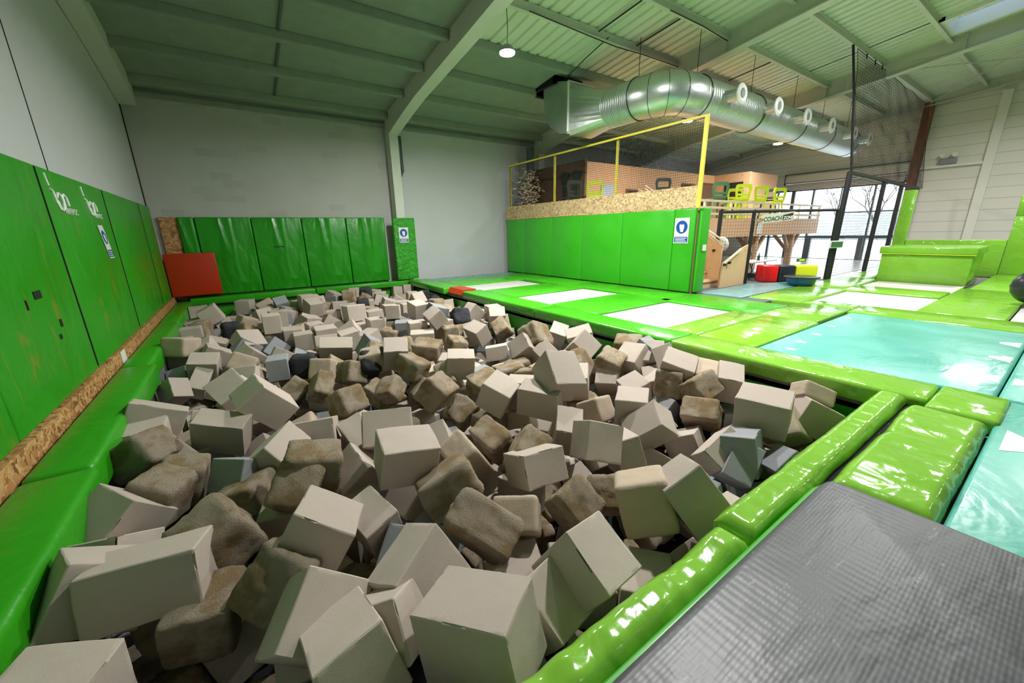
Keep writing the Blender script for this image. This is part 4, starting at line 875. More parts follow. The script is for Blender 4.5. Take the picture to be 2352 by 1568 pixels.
DATA_IND = ('0 64 125 -21 -307 22 215 49 33 38,0 -71 264 -26 288 0 -18 52 32 33,0 13 156 -30 33 19 -301 31 40 35,1 -50 248 -51 314 -8 289 33 36 31,0 132 125 -24 -140 102 184 45 35 31,0 2 190 -34 94 -63 286 36 37 37,0 -100 210 -37 -63 172 -106 40 40 37,0'
 ' 184 119 -70 41 -154 28 33 33 39,0 12 244 -26 -174 55 -47 38 40 37,0 57 180 -32 -115 28 -260 38 44 28,0 235 121 -24 -117 58 273 31 48 33,0 -97 280 -31 -23 59 26 42 34 37,1 -9 234 -38 46 56 96 37 33 38,0 229 106 -76 11 3 -1 35 36 28,0 -102 3'
 '62 -37 185 -71 48 33 39 36,1 106 196 -33 -57 47 -270 27 47 33,0 179 106 -107 3 1 162 38 37 39,2 215 146 -31 27 29 235 36 38 37,1 -43 291 -33 -115 107 76 37 37 37,0 89 292 -20 14 16 -11 46 37 34,0 109 130 -40 -168 101 164 37 33 31,1 -103 457'
 ' -30 99 19 112 38 31 38,0 409 152 -18 -296 0 -130 46 36 38,0 266 104 -57 156 0 313 37 37 36,0 118 106 -80 -157 0 52 32 32 28,1 109 254 -37 -282 40 295 44 35 31,1 -84 384 -40 38 12 110 37 32 37,0 -44 477 -36 190 27 -38 47 41 23,0 32 166 -33 '
 '-116 -45 -235 40 30 36,0 186 239 -40 -310 41 148 38 41 29,0 -2 489 -18 -187 66 314 34 53 33,3 381 111 -54 -233 -33 -234 36 26 36,1 187 190 -50 191 65 -129 31 36 29,0 254 231 -36 -204 27 -44 36 36 37,1 10 318 -34 234 23 -58 33 36 34,1 22 329'
 ' -27 314 21 -21 41 36 38,0 289 326 -5 -246 20 -16 42 47 38,0 51 261 -49 -180 31 -291 26 41 35,0 328 226 -43 253 74 204 46 32 29,0 -39 253 -85 -59 -110 230 33 33 30,1 432 105 -112 161 157 4 34 30 39,1 -26 366 -51 -129 -6 -211 40 25 37,0 263 '
 '328 -29 -305 8 -97 48 30 34,0 58 329 -45 -206 68 303 29 41 34,0 478 134 -37 -165 45 -81 37 35 37,0 232 370 -28 -43 9 -254 41 36 33,1 192 322 -54 271 -18 167 42 28 30,1 419 219 -51 240 11 190 39 27 35,2 143 206 -51 232 -8 -70 33 38 26,0 -102'
 ' 536 -26 -179 46 -1 49 29 37,1 178 430 -32 -66 -10 -245 40 34 35,0 91 351 -24 242 8 -22 46 33 34,3 357 146 -56 73 -34 201 25 35 38,3 -28 391 -46 -207 -11 -87 37 29 37,3 365 147 -46 -13 -23 -129 29 36 38,0 -1 397 -37 -91 8 -214 46 28 36,2 14'
 '4 291 -44 -189 56 304 27 45 32,1 84 500 -46 -305 54 205 35 35 33,1 -72 407 -43 -310 24 -14 33 32 36,0 122 182 -77 -67 157 -108 35 34 40,0 358 164 -52 -88 -69 -224 36 26 38,1 454 244 -36 194 -57 -198 42 31 35,0 -102 319 -42 -216 -14 -47 38 3'
 '1 37,0 343 260 -37 -304 -2 -97 35 36 37,1 493 128 -69 0 0 -157 33 33 38,0 -34 576 -28 -219 46 -291 37 40 36,0 261 279 -48 -123 15 -71 28 37 37,0 385 213 -80 187 -108 164 35 35 38,0 -105 690 -47 -271 58 246 29 26 30,0 488 226 -30 -282 11 -10'
 '5 29 38 37,3 480 113 -109 -156 -157 -96 39 35 45,1 196 564 -40 -291 -31 207 43 34 31,1 -67 276 -61 134 -25 -8 35 32 33,0 99 321 -86 -152 -238 28 31 32 38,3 385 137 -110 167 -48 -234 36 40 42,0 281 219 -52 -26 -21 -40 26 36 38,0 358 112 -99 '
 '-32 -269 80 35 36 31,0 465 284 -24 -282 25 -108 41 38 38,0 154 149 -72 309 -29 102 36 39 45,0 308 109 -83 -160 -24 158 38 37 35,1 152 537 -58 216 -34 -97 29 28 33,1 226 189 -58 235 -23 -91 28 37 28,2 489 138 -17 268 -51 -216 26 33 18,1 69 6'
 '04 -55 80 -55 309 25 36 38,0 -1 332 -67 0 0 -181 39 36 35,2 331 303 -54 299 -53 -140 33 30 30,1 453 284 -40 -297 1 194 34 37 36,1 199 268 -45 -230 80 149 42 29 33,1 -68 242 -95 -129 -46 -150 35 32 28,0 248 500 -29 174 7 -45 40 36 32,0 34 42'
 '7 -40 275 -4 -28 47 35 25,2 -104 839 -16 -181 4 -62 39 32 38,0 269 111 -102 0 -225 -156 36 37 34,0 121 752 -39 262 -12 292 55 29 29,1 204 409 -62 212 -54 -1 33 31 25,1 117 615 -47 -267 27 206 34 36 33,1 422 364 -28 -35 13 -272 43 35 32,0 -7'
 '3 765 -38 -279 15 -15 38 33 36,0 465 355 -29 -222 10 163 38 38 37,0 -108 507 -37 3 148 160 34 38 37,3 24 694 -40 314 0 -15 30 34 35,1 249 629 -37 291 -9 245 47 34 30,0 77 414 -54 -212 34 -303 26 37 36,0 185 605 -26 -278 7 -32 38 40 37,1 -97'
 ' 277 -107 3 157 196 37 37 31,0 -3 209 -72 -51 294 -14 32 32 26,2 457 146 -46 -68 -61 -129 30 36 38,1 400 512 -15 -270 62 202 38 45 40,0 373 666 -35 265 -11 171 42 31 37,0 413 358 -46 -82 -8 -98 29 37 38,0 182 255 -77 -220 -142 87 35 32 33,0'
 ' -82 747 -57 -79 45 -12 23 37 38,0 372 506 -29 -246 67 231 35 41 32,0 438 437 -25 -219 62 133 42 38 35,1 263 457 -49 298 -15 168 35 43 25,1 40 645 -67 -237 -55 -178 35 33 29,4 60 694 -44 -148 148 -173 36 32 35,0 -10 868 -31 -241 22 59 43 39'
 ' 31,0 412 311 -50 -180 35 284 32 34 32,1 175 236 -112 -164 -1 -178 32 33 38,2 -23 764 -47 67 -271 -34 38 39 31,0 83 866 -44 2 -155 308 35 36 37,1 260 176 -95 -89 -305 3 32 36 31,1 449 692 -42 76 -64 -273 37 32 37,1 31 246 -82 212 34 -22 22 '
 '34 22,0 218 114 -109 -11 0 -288 31 34 36,0 34 911 -8 285 -156 29 37 36 31,0 197 922 -10 -158 11 169 39 36 41,2 82 657 -46 -273 -8 272 33 36 33,4 144 619 -41 -80 24 1 32 36 37,0 360 574 -50 144 -14 -57 40 25 31,0 -75 1153 -15 -308 111 4 39 3'
 '7 40,0 309 725 -3 252 -19 155 36 31 30,0 139 336 -49 -218 32 279 26 41 33,2 263 365 -64 -309 38 211 35 36 22,2 153 622 -36 -300 -16 -37 36 37 37,0 140 1121 -19 0 -36 188 38 36 40,0 316 836 -5 15 -143 -165 35 33 43,1 302 623 -39 132 -289 -2 '
 '31 31 32,1 138 562 -68 286 -46 220 32 28 28,3 77 103 -70 143 -154 8 38 34 32,0 488 555 -36 -273 29 -84 32 37 37,0 185 318 -111 288 -16 143 35 36 28,3 66 228 -60 156 64 -238 32 34 34,4 380 755 -19 -143 -105 128 38 37 37,0 -62 806 -38 -1 -54 '
 '-303 37 35 42,0 -19 681 -47 65 6 270 37 34 32,0 -5 1336 -30 15 -157 258 39 39 38,0 329 218 -88 -300 61 18 39 37 37,4 57 141 -50 -76 1 -117 34 37 39,0 -61 503 -63 -41 -269 -157 39 39 43,1 391 399 -37 -56 274 -108 37 37 44,3 27 868 -54 -118 6'
 '8 -252 37 37 40,1 309 458 -50 -147 -1 -179 32 35 41,2 488 256 -33 -278 14 -103 29 38 37,0 40 335 -111 129 157 78 37 38 30,0 395 492 -40 -214 61 138 41 31 35,3 439 278 -75 -235 0 135 33 34 28,0 350 359 -37 -130 -7 -83 34 37 37,1 488 384 -23 '
 '-294 -2 -99 41 36 38,0 -11 476 -79 226 63 -138 39 35 33,0 -109 1064 -42 0 314 0 37 36 37,0 255 254 -101 -30 -273 -156 33 30 33,0 153 782 -35 297 -4 157 36 34 35,0 -13 815 -49 -81 -32 202 34 37 35,3 488 216 -78 -191 -157 -39 30 30 31,0 466 4'
 '69 -23 -292 -28 -70 43 37 38,1 127 231 -114 309 -147 12 34 37 31,0 269 342 -81 -8 -6 224 34 32 31,0 488 317 -23 260 -42 -84 28 39 35,4 -34 945 -22 -28 -157 -114 36 33 35,0 488 343 -24 -77 4 -87 34 37 36,1 216 261 -108 0 -226 169 38 35 34,1 '
 '222 378 -73 -157 0 -300 34 36 31,0 67 905 -40 314 0 0 34 37 35,1 331 712 -39 -54 -157 212 33 33 28,0 464 309 -48 -31 286 -85 39 37 32,0 123 861 -40 67 -157 86 40 40 44,0 440 808 -26 -77 0 -150 35 38 38,1 -94 1105 -38 164 5 -195 35 36 29,0 2'
 '62 845 -4 -169 0 -40 30 29 33,2 234 513 -49 58 -66 -257 37 28 38,0 223 853 -29 -157 0 1 32 30 37,0 157 445 -76 -183 113 -150 33 31 31,0 278 749 -30 33 158 13 38 36 36,1 -30 213 -111 0 -176 -56 31 32 33,3 -106 795 -61 43 234 155 32 30 33,0 2'
 '70 703 -42 76 -157 -115 40 40 45,0 76 626 -80 21 10 -84 36 38 30,0 266 373 -36 314 0 -82 32 32 37,0 478 758 -32 -111 0 -53 37 37 37,0 -10 554 -62 226 -23 -26 29 32 28,3 96 249 -73 -10 180 67 30 34 28,0 299 265 -78 75 12 288 34 33 38,1 225 4'
 '62 -82 50 -260 -34 36 38 34,3 170 702 -37 213 -10 157 38 36 34,0 176 559 -114 103 157 -192 31 31 38,3 269 803 -37 10 -157 268 37 38 36,1 236 801 -46 -314 12 -79 37 33 31,1 255 1229 -15 -196 -157 -3 36 35 34,0 -114 861 -39 -27 -157 27 32 34 '
 '28,2 30 482 -70 158 -40 -11 40 40 37,3 79 1251 -23 34 -210 137 37 33 34,0 -100 788 -102 0 -184 -79 35 37 31,0 195 802 -46 20 -187 16 35 37 34,0 55 1065 -28 0 314 -147 35 34 38,2 -10 1129 -42 -152 42 35 37 36 37,0 117 1034 -44 19 21 37 36 33'
 ' 38,2 206 550 -80 71 -18 -162 35 34 38,0 -74 850 -34 -173 273 -7 36 36 44,1 -11 903 -28 -53 237 -34 40 38 35,3 -16 860 -40 -86 0 176 33 33 38,1 358 344 -79 3 24 297 40 37 39,0 169 846 -37 54 88 37 32 34 38,0 260 1002 -40 7 -152 -307 35 35 3'
 '9,0 29 1179 -36 -121 9 -280 35 34 37,0 -107 1286 -31 0 314 4 39 36 43,4 445 236 -67 -314 0 117 34 36 39,3 342 794 -12 -125 -15 156 38 40 35,0 405 1063 -23 -169 75 160 34 36 35,0 52 651 -113 26 -157 115 31 34 34,0 112 790 -44 -156 59 147 37 '
 '36 39,0 -62 901 -40 121 0 -179 38 34 32,0 134 1168 -12 1 -2 173 37 38 43,0 110 906 -34 -51 -157 -95 33 31 39,0 31 765 -45 40 94 -276 33 32 31,0 487 170 -110 152 -1 -158 36 36 43,0 67 306 -109 -314 0 -122 31 29 38,4 249 210 -104 0 -60 -149 3'
 '0 31 33,0 172 1085 -60 292 -92 25 33 33 41,0 -101 736 -110 -5 166 187 36 37 43,0 187 1123 -49 1 0 -179 31 35 32,2 50 326 -57 219 20 -15 34 33 27,0 13 289 -107 0 0 -127 32 36 37,0 489 793 -27 -225 157 69 35 32 35,1 347 487 -58 3 -129 290 36 '
 '37 33,2 45 1304 -37 101 80 141 39 37 43,1 215 159 -109 -314 0 126 35 36 32,1 312 414 -44 24 -11 -261 29 31 34,3 -93 328 -107 -157 -1 1 35 36 45,3 297 151 -75 -262 -1 -151 34 37 41,0 333 751 -36 0 0 181 38 35 41,0 264 296 -108 -132 160 159 3'
 '3 35 41,0 215 1176 -36 -160 -5 -165 33 33 40,0 -84 474 -51 -221 47 -273 27 36 36,0 228 1336 -28 -124 19 64 34 36 35,0 314 296 -112 -134 28 302 40 40 46,4 312 1264 -14 -80 -157 -118 33 33 41,3 489 356 -20 -263 6 24 37 24 38,0 258 498 -80 -70'
 ' 157 198 30 31 29,0 453 1392 -37 207 -141 107 34 29 32,3 412 718 -73 -154 -4 -228 33 34 35,0 349 1171 -43 172 35 -4 34 35 35,3 67 584 -112 -172 157 -42 38 36 33,3 410 386 -77 -155 -68 -4 39 39 34,0 339 1216 -36 280 -117 24 33 31 35,1 452 10'
 '44 -38 107 149 -191 34 33 34,0 83 1143 -38 -134 -2 165 30 32 36,0 -54 1165 -46 168 269 28 33 32 28,0 490 1387 -36 150 138 -165 38 38 37,0 -108 1151 -38 28 132 27 33 38 31,3 219 1259 -33 50 -138 172 34 31 41,1 220 374 -110 -46 -157 238 34 33'
 ' 36,0 355 1016 -37 214 -157 94 36 32 33,4 265 1117 -29 -152 -2 140 36 37 31,0 9 701 -75 -163 157 104 33 32 39,1 172 1187 -38 101 188 133 37 37 32,1 167 594 -112 -119 -157 145 39 36 39,0 331 178 -111 -312 152 5 37 38 39,1 121 412 -69 -201 15'
 '7 10 40 39 31,0 213 207 -109 -152 -133 -145 33 31 34,0 407 722 -108 312 5 129 34 36 32,1 354 581 -91 -312 92 7 40 39 39,0 252 544 -47 -4 314 -62 33 38 37,1 219 679 -40 -26 -24 -58 36 35 36,1 298 1226 -27 -157 206 -20 31 31 27,0 260 846 -39 '
 '5 -157 -44 34 33 29,0 352 1259 -32 -157 0 261 35 33 39,0 208 415 -107 24 157 217 33 36 31,0 382 705 -46 -83 -25 -63 29 37 38,3 197 448 -111 136 -171 48 30 31 30,1 370 242 -114 -50 -157 -54 32 32 33,3 68 1110 -39 -157 0 -152 31 33 36,1 373 7'
 '32 -49 2 262 -181 31 33 35,0 162 923 -47 178 -66 -169 31 34 27,0 87 1180 -37 -140 -6 189 32 34 35,1 25 915 -43 -156 0 193 33 30 27,0 207 892 -44 157 0 173 30 31 32,0 490 1061 -48 -157 30 158 32 32 38,1 166 644 -37 -111 28 -26 34 37 37,4 486'
 ' 1215 -36 157 0 156 34 36 30,3 63 776 -61 102 18 -177 32 34 36,0 440 1202 -35 113 -146 -126 34 35 35,0 265 387 -112 -62 -157 -83 34 30 26,3 -80 1150 -67 1 29 -286 31 33 33,0 491 742 -78 -14 191 157 33 32 34,0 439 348 -70 1 -157 174 38 34 36'
 ',4 491 1139 -47 -158 -162 146 39 37 33,0 175 655 -75 3 -3 -44 35 34 41,0 353 1057 -38 -155 -1 -48 39 40 32')
DATA_STUFF = ('0 151 393 -75 -290 -42 203 28 30 26,2 310 328 -72 -308 14 154 29 30 27,1 401 169 -69 -271 12 174 32 36 22,2 453 160 -51 242 -58 -171 34 41 24,0 488 389 -29 -128 38 -113 34 36 37,1 339 411 -42 -307 5 -132 36 33 33,1 -81 921 -43 -267 36 290 3'
 '8 35 32,0 -32 625 -48 -75 2 -183 38 26 38,0 -94 684 -109 66 157 -80 36 37 46,0 -102 856 -111 182 -157 12 38 36 46,0 -48 417 -114 -218 -170 21 30 32 33,3 -43 552 -106 74 -151 -24 39 35 45,3 21 561 -111 -153 -5 -213 38 40 40,0 16 703 -111 157'
 ' 0 82 38 36 32,0 70 268 -111 157 0 48 37 39 36,4 121 114 -113 0 0 -136 36 35 31,0 116 334 -114 -70 -15 -121 30 31 30,3 112 600 -114 -157 0 -113 37 36 31,0 160 276 -115 82 157 91 34 37 43,0 176 493 -107 154 0 38 37 34 41,0 166 639 -115 73 15'
 '1 1 34 34 27,3 221 504 -108 107 135 -103 33 33 37,4 214 649 -113 1 -313 -70 31 30 36,3 373 186 -111 155 -16 -147 32 32 38,1 382 338 -115 -314 0 128 35 35 32,0 377 622 -107 157 1 -159 37 35 32,0 372 689 -115 -94 157 219 35 36 33,0 370 746 -1'
 '06 -157 0 -21 40 38 45,4 429 234 -108 -157 0 -199 36 40 46,0 438 340 -108 -126 -157 123 35 36 39,2 424 795 -111 46 157 36 36 32 40,0 481 782 -103 0 0 33 38 39 44,3 -111 237 -74 157 131 154 35 36 31,0 -109 334 -70 -158 0 141 38 34 30,0 -106 '
 '540 -75 -178 157 -17 40 39 39,0 -108 589 -76 -109 -157 -49 36 38 41,0 -107 860 -74 -157 0 29 33 34 33,0 -103 902 -72 0 0 -83 29 34 37,2 -67 1075 -74 -153 -11 -34 30 32 37,0 -41 1120 -71 -157 -118 23 40 36 40,3 -54 330 -83 -208 -157 55 32 36'
 ' 40,3 -18 598 -91 -3 -65 -313 36 36 44,0 -39 804 -80 -157 291 13 31 32 33,0 -52 862 -66 0 0 189 30 34 29,0 -56 901 -79 -157 0 -258 31 31 28,0 -36 940 -64 -314 0 -30 36 37 46,0 -27 1174 -71 115 8 178 35 34 34,0 -36 1285 -66 -50 157 240 39 35'
 ' 35,0 8 1339 -72 0 0 -302 33 35 42,0 12 105 -77 0 0 -159 38 38 38,3 16 142 -78 157 0 -2 35 33 33,3 17 429 -73 9 150 -292 37 37 39,1 15 657 -108 -69 157 -76 35 38 34,1 4 743 -72 205 0 118 37 35 40,0 12 830 -77 -147 157 84 30 30 29,3 8 914 -7'
 '5 -122 -156 29 32 29 38,0 16 1048 -80 -146 0 253 31 33 33,1 38 1387 -72 14 15 143 35 33 38,0 60 681 -80 0 148 -173 34 33 28,0 62 733 -66 171 -157 103 38 37 36,0 69 908 -75 -21 -157 17 32 34 41,0 62 1028 -69 0 314 -85 32 29 34,0 62 1070 -66 '
 '61 157 46 35 37 34,0 67 1120 -75 25 157 185 36 36 36,0 73 1166 -72 -215 180 0 37 36 37,0 148 328 -91 153 -87 5 36 36 35,2 108 373 -78 167 148 24 34 30 26,0 103 765 -82 310 -12 140 37 36 38,0 112 907 -68 -47 -157 177 34 33 32,0 95 1052 -79 1'
 '44 157 107 34 34 30,0 165 944 -76 -159 -55 -169 32 34 36,1 149 1126 -64 -258 157 19 36 36 31,0 175 1166 -71 3 30 144 37 36 35,0 229 336 -112 -157 149 -122 36 36 37,3 252 443 -102 232 52 -33 35 37 44,0 216 587 -112 -170 126 144 33 34 38,3 22'
 '2 640 -74 0 1 19 37 38 39,0 209 846 -66 0 -314 26 36 35 39,1 203 905 -77 -53 -157 -182 34 34 29,4 222 1241 -72 314 0 -142 34 34 40,4 212 1276 -80 122 157 -178 35 35 34,3 237 1349 -72 158 -311 1 35 34 40,0 266 533 -83 18 -148 -195 30 33 27,0'
 ' 270 584 -78 83 157 108 31 33 28,1 264 640 -73 0 0 198 35 35 44,0 267 797 -75 84 157 -56 35 35 36,0 260 847 -75 0 314 57 37 38 35,0 247 889 -76 161 158 16 37 36 33,4 257 1015 -76 -153 1 -179 31 34 31,0 259 1222 -79 0 314 138 30 34 33,4 264 '
 '1255 -78 -143 160 -163 34 33 37,0 313 408 -78 117 -130 170 33 32 33,0 313 497 -73 -104 161 32 33 32 29,3 306 542 -79 150 2 -299 38 35 29,3 302 618 -78 53 150 44 30 32 27,0 316 706 -76 -84 -157 -95 37 36 41,3 326 752 -72 -314 0 21 33 36 29,0'
 ' 307 838 -75 -158 0 -296 37 35 45,0 330 885 -70 164 -22 123 37 37 37,3 310 997 -79 -184 -4 -282 38 36 34,0 311 1260 -78 -314 0 -24 35 35 31,0 313 1334 -76 188 -1 5 36 36 43,2 363 438 -79 27 -152 260 34 34 31,0 351 531 -79 -142 -2 -170 39 35'
 ' 36,1 387 765 -66 -239 -157 58 38 34 30,0 379 839 -72 44 -157 -40 34 38 37,0 372 881 -70 -242 -157 45 36 34 30,0 353 1014 -75 42 -157 -211 37 37 38,0 353 1261 -70 0 0 97 34 34 40,0 360 1358 -75 92 -152 -148 34 37 43,0 478 282 -85 143 2 -179'
 ' 36 34 30,0 405 476 -77 -6 -139 -312 34 34 38,1 428 791 -73 -157 0 201 33 37 37,0 404 1110 -79 -28 75 160 40 38 43,2 492 170 -75 3 162 22 32 32 28,0 493 320 -76 0 0 157 32 33 28,2 491 387 -71 -157 0 308 35 36 33,1 494 645 -74 -35 144 -192 3'
 '1 30 39,0 473 798 -62 157 0 35 36 33 37,0 464 860 -77 43 150 138 31 34 35,0 492 1092 -68 -1 310 -156 29 34 27,3 490 1217 -74 234 -157 -79 37 38 36,4 494 1328 -73 157 3 -157 35 36 31,0 481 1380 -74 -135 138 -165 37 36 31,0 -86 103 -80 -158 -'
 '177 -2 33 31 34,0 -68 143 -79 185 85 24 33 35 37,3 -33 415 -79 -29 -170 20 33 34 37,0 -108 499 -75 -158 -13 -155 34 33 37,1 -111 634 -73 0 0 164 31 31 38,2 -81 824 -79 -215 -40 -101 30 32 36,0 -106 911 -34 19 -157 0 35 36 29,0 -109 945 -72 '
 '173 -1 6 35 31 35,0 -110 1069 -79 47 -157 237 33 31 26,0 -93 1389 -79 -93 172 58 33 29 32,3 -26 103 -79 0 0 -3 34 32 28,4 -50 282 -107 -8 38 158 37 36 46,1 -47 552 -65 156 -308 -2 36 39 36,0 -65 593 -75 156 -298 0 40 38 42,3 -30 666 -76 -13'
 '4 -92 120 33 31 28,0 -76 1035 -69 157 0 -203 36 38 32,0 -28 1386 -71 99 0 -161 40 40 43,0 20 103 -40 -157 0 167 31 33 29,1 23 366 -52 -164 -211 -20 30 30 35,0 -1 637 -72 -164 0 302 29 34 38,0 -28 1021 -63 -51 23 266 36 39 44,0 29 1147 -70 6'
 ' -184 -176 37 36 41,0 12 1277 -77 -69 -72 186 38 37 37,1 53 194 -79 -167 64 -238 39 35 36,0 86 872 -78 157 0 153 32 31 31,0 94 1247 -78 -274 70 82 35 35 39,4 84 1278 -50 96 104 137 35 38 36,0 49 1333 -66 -194 -81 188 38 37 33,2 76 458 -73 1'
 '2 9 -190 38 36 31,0 99 501 -91 107 276 85 36 37 36,1 126 635 -76 157 0 -112 33 33 35,0 140 680 -77 -150 -1 -309 31 34 38,0 112 1086 -54 -94 -269 16 37 37 44,1 100 1131 -76 60 -157 -61 32 33 28,0 127 1163 -52 -198 160 -94 33 36 34,4 118 1206'
 ' -75 38 -160 251 33 31 29,0 117 1317 -77 165 -11 -96 35 34 41,1 119 1394 -62 -157 -145 0 32 34 31,0 189 708 -78 -7 4 165 35 32 29,3 186 749 -72 157 0 -266 33 32 32,0 160 779 -71 4 -175 22 35 34 33,0 158 822 -75 -29 219 -160 36 33 30,3 164 8'
 '89 -67 0 68 178 40 37 37,3 171 988 -70 314 0 145 38 35 37,0 155 1220 -74 6 -159 -288 36 39 35,0 173 1273 -67 280 157 14 33 34 32,0 221 296 -84 21 84 173 34 36 40,0 228 591 -72 -6 144 126 36 34 39,0 233 725 -73 164 -133 114 38 38 35,0 205 94'
 '7 -48 0 0 312 34 35 32,1 234 1073 -79 3 309 -7 36 37 36,0 211 1110 -80 -314 0 -4 30 30 27,0 216 1194 -75 0 0 154 40 36 40,0 239 1295 -46 -199 198 14 35 36 45,0 239 1377 -39 4 164 108 31 31 33,0 230 1391 -73 157 0 1 30 33 37,0 281 755 -70 -1'
 '03 158 18 38 38 32,0 283 882 -42 237 -85 49 33 34 35,0 261 1119 -68 4 3 37 33 32 39,0 259 1221 -48 314 0 -23 34 31 26,0 276 1302 -72 -211 157 4 32 35 36,0 308 582 -81 0 -314 -152 33 32 31,1 344 794 -57 -148 -117 14 32 34 34,3 314 838 -41 -1'
 '56 -1 104 33 31 39,0 328 872 -35 -47 -134 -158 34 33 32,4 315 955 -58 -95 299 44 36 34 37,0 294 1033 -73 -184 0 -280 34 31 40,0 290 1184 -80 -157 0 -302 34 30 29,2 298 1224 -68 59 -157 233 38 35 38,4 307 1259 -47 76 -157 199 30 30 38,0 323 '
 '1293 -50 -28 -11 278 38 33 35,0 312 1384 -70 -157 48 -157 39 35 42,0 363 245 -55 -68 70 -135 38 37 33,0 361 384 -75 0 0 -142 31 34 28,0 385 802 -73 311 0 -153 33 33 43,0 365 847 -34 153 -157 -36 39 35 35,1 400 913 -74 -71 258 70 32 32 36,2 '
 '360 1056 -75 -312 1 -141 34 35 31,1 335 1187 -75 31 -119 -46 35 39 34,0 376 1296 -76 0 -143 98 33 35 40,0 362 1350 -38 102 152 167 38 33 34,0 388 263 -82 -1 51 52 34 38 35,0 398 436 -78 157 0 280 29 30 36,3 411 606 -72 182 141 19 39 39 39,1'
 ' 415 835 -71 2 154 -2 30 30 29,0 453 1032 -73 150 3 5 33 34 37,0 400 1084 -52 -7 -75 -154 32 36 34,3 426 1215 -71 -45 -164 144 35 35 36,0 451 1250 -66 85 -108 -81 30 34 30,3 438 1390 -72 -240 -138 84 34 35 33,0 446 183 -87 47 244 -126 36 37'
 ' 46,3 485 509 -71 40 90 -282 37 35 31,1 490 546 -78 183 148 -131 32 33 37,3 493 591 -76 9 -1 156 32 30 37,3 488 686 -86 21 178 20 32 32 37,0 487 954 -79 21 255 -122 33 37 35,0 420 1166 -64 268 0 -149 34 32 38,0 490 1271 -68 0 78 -157 37 38 '
 '43,1 455 1341 -65 120 -18 296 37 36 35,1 -107 102 -51 20 0 -157 33 36 28,2 -102 142 -54 23 -44 -10 38 35 36,3 -102 1110 -76 -307 -3 -90 34 34 35,0 -107 1192 -70 -1 -273 160 38 39 41,0 -108 1272 -73 -157 0 307 37 38 37,0 -110 1320 -74 148 0 '
 '0 34 35 33,2 -113 1355 -79 -157 -144 155 32 34 28,3 -52 112 -42 -34 50 248 40 36 44,3 -61 181 -64 206 63 6 38 38 35,0 -59 768 -80 -163 -110 -29 33 34 32,0 8 963 -68 -314 88 -54 34 35 32,0 -71 988 -74 -118 36 178 35 33 32,0 -23 1071 -64 92 4'
 '8 58 33 32 37,0 61 948 -49 108 -150 -119 37 37 40,0 32 1002 -77 -14 -134 45 36 33 30,0 24 1098 -64 44 75 167 36 35 41,0 10 1220 -62 213 69 84 36 36 38,2 45 1256 -44 -16 -298 -140 35 35 40,3 3 1388 -48 -168 57 -24 34 30 36,0 75 823 -76 -202 '
 '169 -3 37 40 33,0 98 947 -56 -81 -148 -87 31 31 32,1 86 994 -57 226 -200 8 38 36 42,0 64 1209 -48 0 314 33 35 34 43,1 102 680 -57 183 -83 -35 31 34 34,0 130 948 -63 149 -66 -163 36 35 31,1 120 1208 -34 2 -312 -125 37 37 46,0 140 1254 -53 41'
 ' 26 51 33 30 35,0 126 1289 -43 155 206 -110 35 38 38,0 145 1357 -70 103 58 51 34 34 29,0 175 1032 -75 152 -1 301 34 29 36,0 158 1226 -21 -143 29 -132 34 32 35,0 185 1235 -47 220 -7 199 31 31 27,0 174 1272 -29 0 121 -128 30 31 33,2 195 1350 '
 '-59 -112 222 60 33 33 33,0 183 1389 -76 157 -88 0 34 33 41,0 230 772 -76 -187 3 181 34 34 33,0 218 1033 -75 -153 -4 -176 38 37 42,0 222 1101 -38 16 7 295 38 36 46,1 224 1148 -74 -27 -123 -134 31 30 34,0 270 929 -57 -45 -270 -150 35 40 35,3 '
 '213 993 -50 135 79 129 34 38 43,1 267 1069 -43 -70 167 18 34 34 41,1 255 1170 -50 47 -157 -44 30 31 28,0 268 1392 -79 -164 -90 6 31 30 32,3 336 260 -78 -230 112 59 36 36 29,3 344 916 -45 251 22 -191 37 35 37,1 347 970 -57 42 299 44 31 34 41'
 ',0 310 1017 -37 -220 165 -66 35 36 45,0 317 1076 -64 157 -65 -37 30 31 36,3 300 1141 -77 59 78 208 34 37 42,0 294 1184 -44 0 0 289 37 40 39,1 327 1327 -41 165 -29 131 30 31 27,0 304 1395 -27 -235 -157 78 33 33 28,0 382 800 -29 133 171 120 3'
 '7 39 34,3 413 949 -42 -197 21 -127 36 34 41,0 397 995 -55 110 220 130 31 35 33,2 402 1044 -65 -36 26 306 37 35 36,0 352 1109 -65 -265 -26 130 39 39 32,0 371 1311 -45 307 12 44 34 34 28,0 350 1387 -33 26 37 64 32 31 33,1 413 440 -44 -157 0 -'
 '8 33 34 29,1 392 521 -69 8 70 139 33 35 30,3 431 752 -76 -158 4 56 30 32 34,2 418 875 -58 156 -60 167 32 33 41,0 442 914 -80 24 66 169 38 36 41,1 448 992 -53 32 -218 -188 36 40 37,0 449 1088 -55 -142 4 88 32 30 36,0 384 1155 -60 176 46 8 34'
 ' 37 36,0 379 1224 -62 297 77 79 35 38 38,0 410 1265 -54 -303 -93 -38 36 35 39,0 394 1391 -69 -11 116 -4 38 34 32,0 488 353 -77 -235 158 -78 31 34 30,0 482 426 -70 -131 29 160 31 35 39,4 448 477 -58 72 19 -145 39 37 35,0 449 562 -77 -144 52 '
 '-155 34 35 31,2 457 604 -70 -80 142 226 38 36 39,0 487 756 -46 -22 -123 157 34 33 28,0 487 841 -48 -124 -33 157 33 34 35,0 488 927 -57 62 -290 16 31 32 34,1 490 1008 -67 -4 94 -162 34 37 30,0 443 1303 -77 122 312 -29 36 37 42,4 407 1339 -78'
 ' -135 -56 -200 35 37 42')
